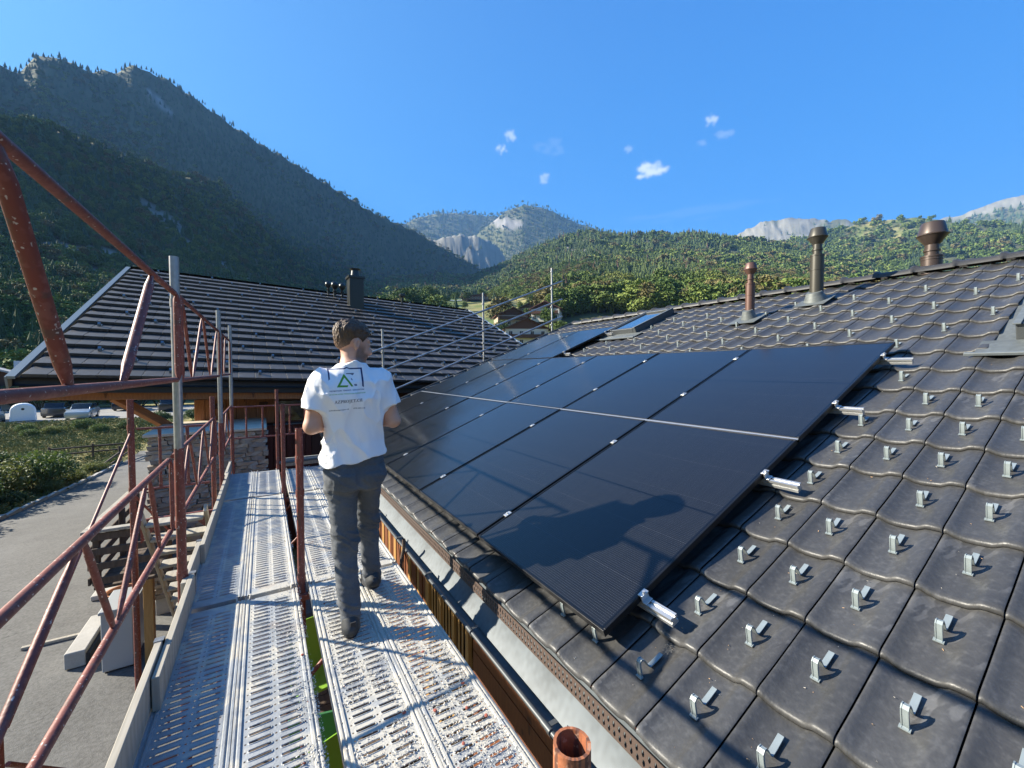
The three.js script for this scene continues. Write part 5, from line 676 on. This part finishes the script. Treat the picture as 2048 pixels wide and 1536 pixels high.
{
  const S = 2.5;                                                    // joints as (x, y, s)
  const J = { pel: [.45, .96, S], hipL: [.375, .93, S - .005], hipR: [.522, .94, S + .02], knL: [.388, .50, S + .0], knR: [.558, .53, S + .20], anL: [.402, .10, S - .07], anR: [.60, .16, S + .27], shL: [.268, 1.445, S], shR: [.600, 1.445, S + .005], elL: [.222, 1.195, S - .03], elR: [.668, 1.20, S - .025], wrL: [.375, 1.17, S + .215], wrR: [.535, 1.185, S + .225], neck: [.437, 1.50, S], head: [.452, 1.655, S + .03] };
  const torso = (x, y, z, grow, w0) => { const t = clamp((y - .90) / .60), cx = lerp(.452, .438, t), w = curve(w0, y) + grow, d = curve([[.86, .105], [1.0, .105], [1.2, .115], [1.34, .125], [1.44, .10], [1.52, .06]], y) + grow, cz = S + curve([[.9, .0], [1.1, .012], [1.35, -.012], [1.5, 0]], y), q = Math.pow(Math.pow(Math.abs((x - cx) / w), 2.5) + Math.pow(Math.abs((z - cz) / d), 2.5), .4); return Math.max((q - 1) * d * .9, .84 - y, y - 1.50 - .045 * (1 - Math.min(1, Math.abs(x - cx) / .2))); };
  const bodyW = [[.86, .155], [.98, .15], [1.12, .145], [1.3, .165], [1.42, .175], [1.5, .10], [1.55, .05]], shirtW = [[.86, .150], [.95, .150], [1.05, .147], [1.2, .151], [1.33, .166], [1.42, .172], [1.48, .135], [1.53, .07], [1.56, .05]];
  // head frame: face turned to the right and a little down
  const hy = 76 * D2R, hp = 12 * D2R, hc = J.head; const toHead = (x, y, z) => { let a = x - hc[0], b = y - hc[1], c = z - hc[2]; const fx = Math.sin(hy), fz = Math.cos(hy); let F = a * fx + c * fz, R = a * fz - c * fx; const F2 = F * Math.cos(hp) - b * Math.sin(hp), U = b * Math.cos(hp) + F * Math.sin(hp); return [R, U, F2]; };   // right, up, forward
  const headD = (x, y, z) => { const [R, U, F] = toHead(x, y, z), A = Math.abs(R); let d = ell(R, U - .035, F + .018, .074, .092, .096); d = smin(d, ell(R, U + .028, F - .03, .058, .08, .066), .03); d = smin(d, capd(A, U, F, [0, -.09, .07], [.045, -.055, .0], .022, .02), .03); d = smin(d, ell(R, U + .022, F - .088, .022, .02, .02), .03);
    d = smin(d, capd(R, U, F, [0, .022, .088], [0, -.022, .112], .009, .0135), .014); d = smin(d, capd(A, U, F, [.0, -.026, .1], [.012, -.028, .096], .009, .007), .008); d = smin(d, capd(A, U, F, [.012, .042, .083], [.042, .04, .066], .01, .009), .018); d = Math.max(d, -(Math.hypot(A - .031, U - .012, F - .098) - .019)); d = smin(d, Math.hypot(A - .031, U - .014, F - .072) - .0125, .006); d = smin(d, capd(A, U, F, [0, -.052, .092], [.018, -.055, .084], .0075, .005), .007); d = smin(d, capd(A, U, F, [0, -.066, .089], [.015, -.065, .083], .0075, .005), .007);
    d = smin(d, ell(A - .079, U + .002, F + .012, .011, .033, .019), .01); d = Math.max(d, -(ell(A - .091, U - .002, F + .007, .008, .02, .011))); return d; };
  const handD = (x, y, z, sd) => { const w = sd < 0 ? J.wrL : J.wrR, m = -sd; let d = capd(x, y, z, w, [w[0] + m * .035, w[1] + .01, w[2] + .055], .026, .03); for (let i = 0; i < 4; i++) { const b = [w[0] + m * (.04), w[1] + .032 - i * .021, w[2] + .08 - i * .004], l = [.032, .036, .034, .026][i], k = [b[0] + m * .004, b[1], b[2] + l], e = [k[0] + m * .026, k[1] - .002, k[2] + .004], e2 = [e[0] + m * .008, e[1], e[2] - .02]; d = smin(d, capd(x, y, z, [w[0] + m * .03, b[1], w[2] + .05], b, .0095, .0092), .006); d = smin(d, Math.min(capd(x, y, z, b, k, .0092, .0085), capd(x, y, z, k, e, .0085, .008), capd(x, y, z, e, e2, .008, .0072)), .004); } const t0 = [w[0] + m * .005, w[1] + .025, w[2] + .03], t1 = [w[0] + m * .03, w[1] + .055, w[2] + .055], t2 = [w[0] + m * .052, w[1] + .06, w[2] + .075]; return smin(d, Math.min(capd(x, y, z, t0, t1, .0115, .0095), capd(x, y, z, t1, t2, .0095, .0085)), .008); };
  const armD = (x, y, z) => Math.min(smin(capd(x, y, z, J.shL, J.elL, .052, .041), capd(x, y, z, J.elL, J.wrL, .042, .026), .02), smin(capd(x, y, z, J.shR, J.elR, .052, .041), capd(x, y, z, J.elR, J.wrR, .042, .026), .02));
  const legD = (x, y, z) => Math.min(smin(capd(x, y, z, J.hipL, J.knL, .075, .05), capd(x, y, z, J.knL, J.anL, .05, .036), .03), smin(capd(x, y, z, J.hipR, J.knR, .075, .05), capd(x, y, z, J.knR, J.anR, .05, .036), .03));
  const bodyD = (x, y, z) => { let d = torso(x, y, z, -.014, bodyW); if (y > 1.05) { d = smin(d, armD(x, y, z), .04); d = smin(d, capd(x, y, z, J.neck, [hc[0] - .012, hc[1] - .06, hc[2] - .015], .062, .056), .05); } else d = smin(d, legD(x, y, z), .05); if (y > 1.5) d = smin(d, headD(x, y, z), .02); return d; };
  const gBody = surfaceNet(bodyD, [.12, -.02, S - .28], [.80, 1.52, S + .52], .0125), gHead = surfaceNet((x, y, z) => Math.max(bodyD(x, y, z), 1.5 - y), [.30, 1.49, S - .12], [.62, 1.80, S + .18], .0036), gL = surfaceNet((x, y, z) => handD(x, y, z, -1), [.30, 1.08, S + .16], [.52, 1.28, S + .36], .004), gR = surfaceNet((x, y, z) => handD(x, y, z, 1), [.40, 1.08, S + .17], [.62, 1.30, S + .37], .004);
  const gB = mergeGeometries([gBody, gHead, gL, gR]); { const p = gB.attributes.position, col = new Float32Array(p.count * 3); for (let i = 0; i < p.count; i++) { const [R, U, F] = toHead(p.getX(i), p.getY(i), -p.getZ(i)), A = Math.abs(R), n = fbm(p.getX(i) * 60, p.getY(i) * 60, p.getZ(i) * 60, 3); let c = mix3([.50, .27, .185], [.56, .32, .23], n); if (p.getY(i) > 1.45) { const beard = sstep(-.028, -.05, U) * sstep(-.02, .01, F) + sstep(.052, .062, A) * sstep(.02, -.03, U) * sstep(-.005, .012, F) * sstep(-.11, -.09, U), lips = sstep(.014, .006, Math.abs(U + .059)) * sstep(.022, .014, A) * sstep(.078, .084, F), brow = sstep(.008, .004, Math.abs(U - .043)) * sstep(.012, .016, A) * sstep(.05, .044, A) * sstep(.05, .06, F), eye = sstep(.0105, .008, Math.hypot(A - .031, U - .013)) * sstep(.07, .078, F); c = mix3(c, [.13, .065, .04], clamp(beard) * (.55 + .4 * n)); c = mix3(c, [.40, .13, .10], lips); c = mix3(c, [.06, .035, .02], clamp(brow + eye)); } col.set(c, i * 3); } gB.setAttribute('color', new THREE.BufferAttribute(col, 3)); }
  const base = V(.45, 0, S), man = shade(new THREE.Mesh(gB.translate(-base.x, -base.y, -base.z), std({ vertexColors: true, roughness: .55 }))); man.name = 'person'; man.position.copy(base); scene.add(man); tag(man, 'man in white printed T-shirt and dark jeans walking away along the scaffold deck', 'person');
  const wear = (n, g, m) => { g.translate(-base.x, -base.y, -base.z); return part(n, g, m, man); };
  // shirt: loose, folds run from the shoulders; open hem
  const fold = (x, y, z) => { const a = fbm(x * 9 + y * 3.2, y * 2.4 - x * 2, z * 5 + 2, 3) - .5, b = Math.sin((x * 42 + fbm(x * 6, y * 5, 3, 2) * 7 + y * 9)) * .5, c = fbm(x * 22, y * 9, z * 14, 2) - .5, left = sstep(.42, .30, x) * sstep(1.22, 1.0, y), sh = sstep(1.36, 1.5, y); const rg = 1 - Math.abs(2 * fbm(x * 5 + y * 4, y * 3 - x * 3 + 7, z * 4, 2) - 1), rg2 = 1 - Math.abs(2 * fbm(x * 11 - y * 3, y * 5 + x * 5 + 3, z * 6, 2) - 1); return .022 * a + .003 * b + .006 * c - .012 * Math.pow(rg, 5) - .008 * Math.pow(rg2, 6) + left * .010 * (fbm(x * 30, y * 26, z * 10, 3) - .5) + sh * .008 * (fbm(x * 16, y * 8, 4, 2) - .5); };
  const shirtD = (x, y, z) => { let d = torso(x, y, z, .010 + .009 * sstep(1.15, 1.0, y), shirtW); const slL = capd(x, y, z, [J.shL[0] + .015, J.shL[1] + .0, S], J.elL, .066, .074), slR = capd(x, y, z, [J.shR[0] - .015, J.shR[1] + .0, S], J.elR, .066, .074); const cut = (a, b, t) => { const l = Math.hypot(b[0] - a[0], b[1] - a[1], b[2] - a[2]); return ((x - a[0]) * (b[0] - a[0]) + (y - a[1]) * (b[1] - a[1]) + (z - a[2]) * (b[2] - a[2])) / l - l * t; }; d = smin(d, Math.max(slL, cut(J.shL, J.elL, .62)), .035); d = smin(d, Math.max(slR, cut(J.shR, J.elR, .60)), .035); d = smin(d, Math.max(capd(x, y, z, [J.neck[0], 1.46, S], [J.neck[0] + .003, 1.54, S + .008], .085, .068), y - 1.535), .03); d += fold(x, y, z); const hem = .965 + .06 * clamp((x - .30) / .35) + .006 * Math.sin(x * 40); return Math.max(d, hem - y) - .002; };
  const gS = surfaceNet(shirtD, [.12, .93, S - .24], [.80, 1.58, S + .24], .0068); { const p = gS.attributes.position, n = gS.attributes.normal, u = gS.attributes.uv; for (let i = 0; i < p.count; i++) { if (n.getZ(i) > .05) u.setXY(i, (p.getX(i) - .2585) / .3112, (p.getY(i) - 1.235) / .3176); else u.setXY(i, .001, .001); } }
  const cv = document.createElement('canvas'); cv.width = cv.height = 1024; const x = cv.getContext('2d'), K = 1024 / 1570; x.fillStyle = '#f3f3f4'; x.fillRect(0, 0, 1024, 1024); x.save(); x.scale(1024 / 1603, 1024 / 1536);
  const pl = (pts, c) => { x.fillStyle = c; x.beginPath(); pts.forEach((p, i) => i ? x.lineTo(...p) : x.moveTo(...p)); x.closePath(); x.fill(); }; const navy = '#22345f', green = '#5c9a3c', greyc = '#6d7482';
  pl([[228, 190], [640, 176], [720, 142], [790, 172], [1132, 158], [1136, 692], [1086, 660], [1084, 196], [800, 206], [722, 180], [660, 208], [268, 222], [264, 470], [222, 512]], navy); pl([[630, 328], [412, 688], [690, 684], [712, 634], [505, 634], [632, 430], [790, 668], [845, 664]], green); pl([[690, 312], [905, 306], [865, 372], [800, 340], [690, 338]], greyc); pl([[800, 470], [826, 512], [842, 480], [812, 440]], greyc); pl([[862, 604], [940, 602], [946, 652], [880, 654]], greyc);
  const tx = (s, px, y, size, w, c, rot, f = 'bold', fam = 'sans-serif') => { x.save(); x.translate(px, y); x.rotate(rot); x.fillStyle = c; x.font = f + ' ' + size + 'px ' + fam; const m = x.measureText(s).width; x.scale(w / m, 1); x.fillText(s, 0, 0); x.restore(); };
  tx('PROMOTION  FINANCE  RÉNOVATION', 222, 806, 52, 920, navy, -.045); tx('LA CLÉ DE VOTRE TRANSITION ÉNERGÉTIQUE', 205, 892, 40, 965, green, -.045); tx('AZPROJET.CH', 345, 1112, 108, 730, '#262b40', -.06, 'bold', 'serif'); tx('info@azprojet.ch', 215, 1322, 46, 500, '#3c4056', -.09); tx('078 240 4 26', 830, 1264, 46, 320, '#3c4056', .0); x.restore();
  const ct = new THREE.CanvasTexture(cv); ct.colorSpace = THREE.SRGBColorSpace; ct.wrapS = ct.wrapT = THREE.ClampToEdgeWrapping; ct.magFilter = THREE.LinearFilter; ct.minFilter = THREE.LinearMipmapLinearFilter;
  wear('shirt', gS, new THREE.MeshPhysicalMaterial({ map: ct, color: rgb(.92, .92, .93), roughness: .9, sheen: .3, sheenRoughness: .6 }));
  // jeans
  const jf = (x, y, z, k) => { const kn = Math.exp(-Math.pow((y - .52) / .10, 2)) + .9 * Math.exp(-Math.pow((y - .17) / .07, 2)) + .5 * Math.exp(-Math.pow((y - .84) / .08, 2)); const rj = 1 - Math.abs(2 * fbm(x * 7 + y * 5, y * 15 + x * 9, z * 7, 2) - 1); return -(.004 + .012 * kn) * Math.pow(rj, 4) + (.010 + .016 * kn) * (fbm(x * 12, y * 34 + x * 10, z * 12, 3) - .5) + .004 * (fbm(x * 40, y * 40, z * 40, 2) - .5); };
  const jeansD = (x, y, z) => { let d = Math.max(torso(x, y, z, .004, [[.80, .13], [.9, .145], [1.0, .14], [1.1, .13]]), y - 1.06, .80 - y); const L = Math.min(smin(capd(x, y, z, [J.hipL[0], .9, J.hipL[2]], J.knL, .088, .062), capd(x, y, z, J.knL, [J.anL[0], .085, J.anL[2]], .062, .055), .04), smin(capd(x, y, z, [J.hipR[0], .9, J.hipR[2]], J.knR, .088, .060), capd(x, y, z, J.knR, [J.anR[0], .13, J.anR[2]], .060, .053), .04)); d = smin(d, L, .05); d = smin(d, Math.min(Math.hypot(x - .385, y - .90, z - S + .045) - .084, Math.hypot(x - .52, y - .90, z - S + .04) - .084), .04); d += jf(x, y, z, 0); const pk = (c) => (Math.abs(x - c) < .058 && y > .80 && y < .925 - .0 && z < S - .03) ? -.0035 : 0; d += pk(.375) + pk(.535); const bl = Math.abs(y - .985) < .02 ? -.004 : 0; return Math.max(d + bl, .075 - y); };
  const gJ = surfaceNet(jeansD, [.22, .05, S - .22], [.72, 1.08, S + .46], .0075); { const p = gJ.attributes.position, u = gJ.attributes.uv; for (let i = 0; i < p.count; i++) u.setXY(i, p.getX(i) + p.getZ(i), p.getY(i)); }
  const T_den = tex(256, (u, v) => { const a = n3(u * 128, v * 128, 1, 128), b = fbm(u * 4, v * 4, 3, 4, 4), k = .095 + .022 * (a - .5) + .05 * (b - .5); return lin(k * .92, k * 1.0, k * 1.12); }, .35);
  wear('jeans', gJ, std({ map: T_den, roughness: .85, bumpMap: T.fine, bumpScale: .0006 }));
  // shoes
  const shoe = (an, yaw, lift, toeDown) => { const fwd = [Math.sin(yaw), Math.cos(yaw)], to = (x, y, z) => { const a = x - an[0], c = z - an[2], F = a * fwd[0] + c * fwd[1], R = a * fwd[1] - c * fwd[0], Y = y - lift + F * toeDown; return [R, Y, F]; }; const up = (x, y, z) => { const [R, Y, F] = to(x, y, z); let d = smin(ell(R, Y - .045, F - .07, .046, .052, .155), capd(R, Y, F, [0, .05, -.035], [0, .085, -.02], .044, .042), .04); d = smin(d, ell(R, Y - .04, F - .15, .044, .036, .075), .02); return Math.max(d, .018 - Y, Y - .118); }, so = (x, y, z) => { const [R, Y, F] = to(x, y, z), w = .047 - .012 * sstep(.1, -.06, F) * 1 + .0, q = Math.hypot(Math.max(0, Math.abs(F - .07) - .10), R * 1.0); return Math.max((Math.hypot(Math.max(0, Math.abs(F - .072) - .105) * .9, R) - w), Math.abs(Y - .0135) - .0135); }; return [up, so]; };
  const sm_ = std({ color: rgb(.028, .030, .032), roughness: .6 }), solM = std({ color: rgb(.018, .018, .02), roughness: .8 });
  [[J.anL, .12, .005, 0], [J.anR, .02, .055, .22]].forEach(([an, yaw, lift, td]) => { const [u, s] = shoe(an, yaw, lift, td), b0 = [an[0] - .12, -.03, an[2] - .14], b1 = [an[0] + .14, .2, an[2] + .30]; const sh = wear('shoe', surfaceNet(u, b0, b1, .006), sm_); const g = surfaceNet(s, b0, b1, .006); g.translate(-base.x, -base.y, -base.z); part('sole', g, solM, sh); const lo = [an[0], an[2]]; const tg = bx(.03, .045, .008, an[0] + .0, .075 + lift, -(an[2] - .082)); tg.translate(-base.x, -base.y, -base.z); part('heel_tab', tg, solM, sh); });
  // hair: longer on top, faded at the sides and neck
  const hairD = (x, y, z) => { const [R, U, F] = toHead(x, y, z), A = Math.abs(R), top = sstep(.02, .085, U), st = fbm(R * 90 + U * 20, U * 30, F * 40, 3) - .5, st2 = fbm(R * 260, U * 60, F * 90, 2) - .5; let d = ell(R, U - .035, F + .018, .074, .092, .096) - (.004 + .012 * top) + st * (.004 + .014 * top) + st2 * .006; const line = sstep(.0, .075, F) * .082 + sstep(-.03, -.10, F) * -.058 + -.005; const sideCut = (line - U) * .8; d = Math.max(d, sideCut); const earGap = Math.max(0, 1) * ((Math.hypot(U + .002, F + .008) - .036)); if (A > .055) d = Math.max(d, -earGap); return Math.max(d, F - .088); };
  const gH = surfaceNet(hairD, [.30, 1.52, S - .14], [.62, 1.82, S + .18], .0034); const hp_ = gH.attributes.position, hcol = new Float32Array(hp_.count * 3); for (let i = 0; i < hp_.count; i++) { const [R, U, F] = toHead(hp_.getX(i), hp_.getY(i), -hp_.getZ(i)), n = fbm(R * 220 + F * 60, U * 40, F * 160, 3), fade = sstep(.03, -.04, U); hcol.set(mix3(mix3([.030, .016, .008], [.115, .064, .033], n), [.20, .12, .08], fade * .6), i * 3); } gH.setAttribute('color', new THREE.BufferAttribute(hcol, 3)); wear('hair', gH, std({ vertexColors: true, roughness: .6 }));
}
console.log('man', Math.round(performance.now()));
scene.fog = new THREE.FogExp2(rgb(.24, .5, .95), 0.00011);
renderer.render(scene, camera);
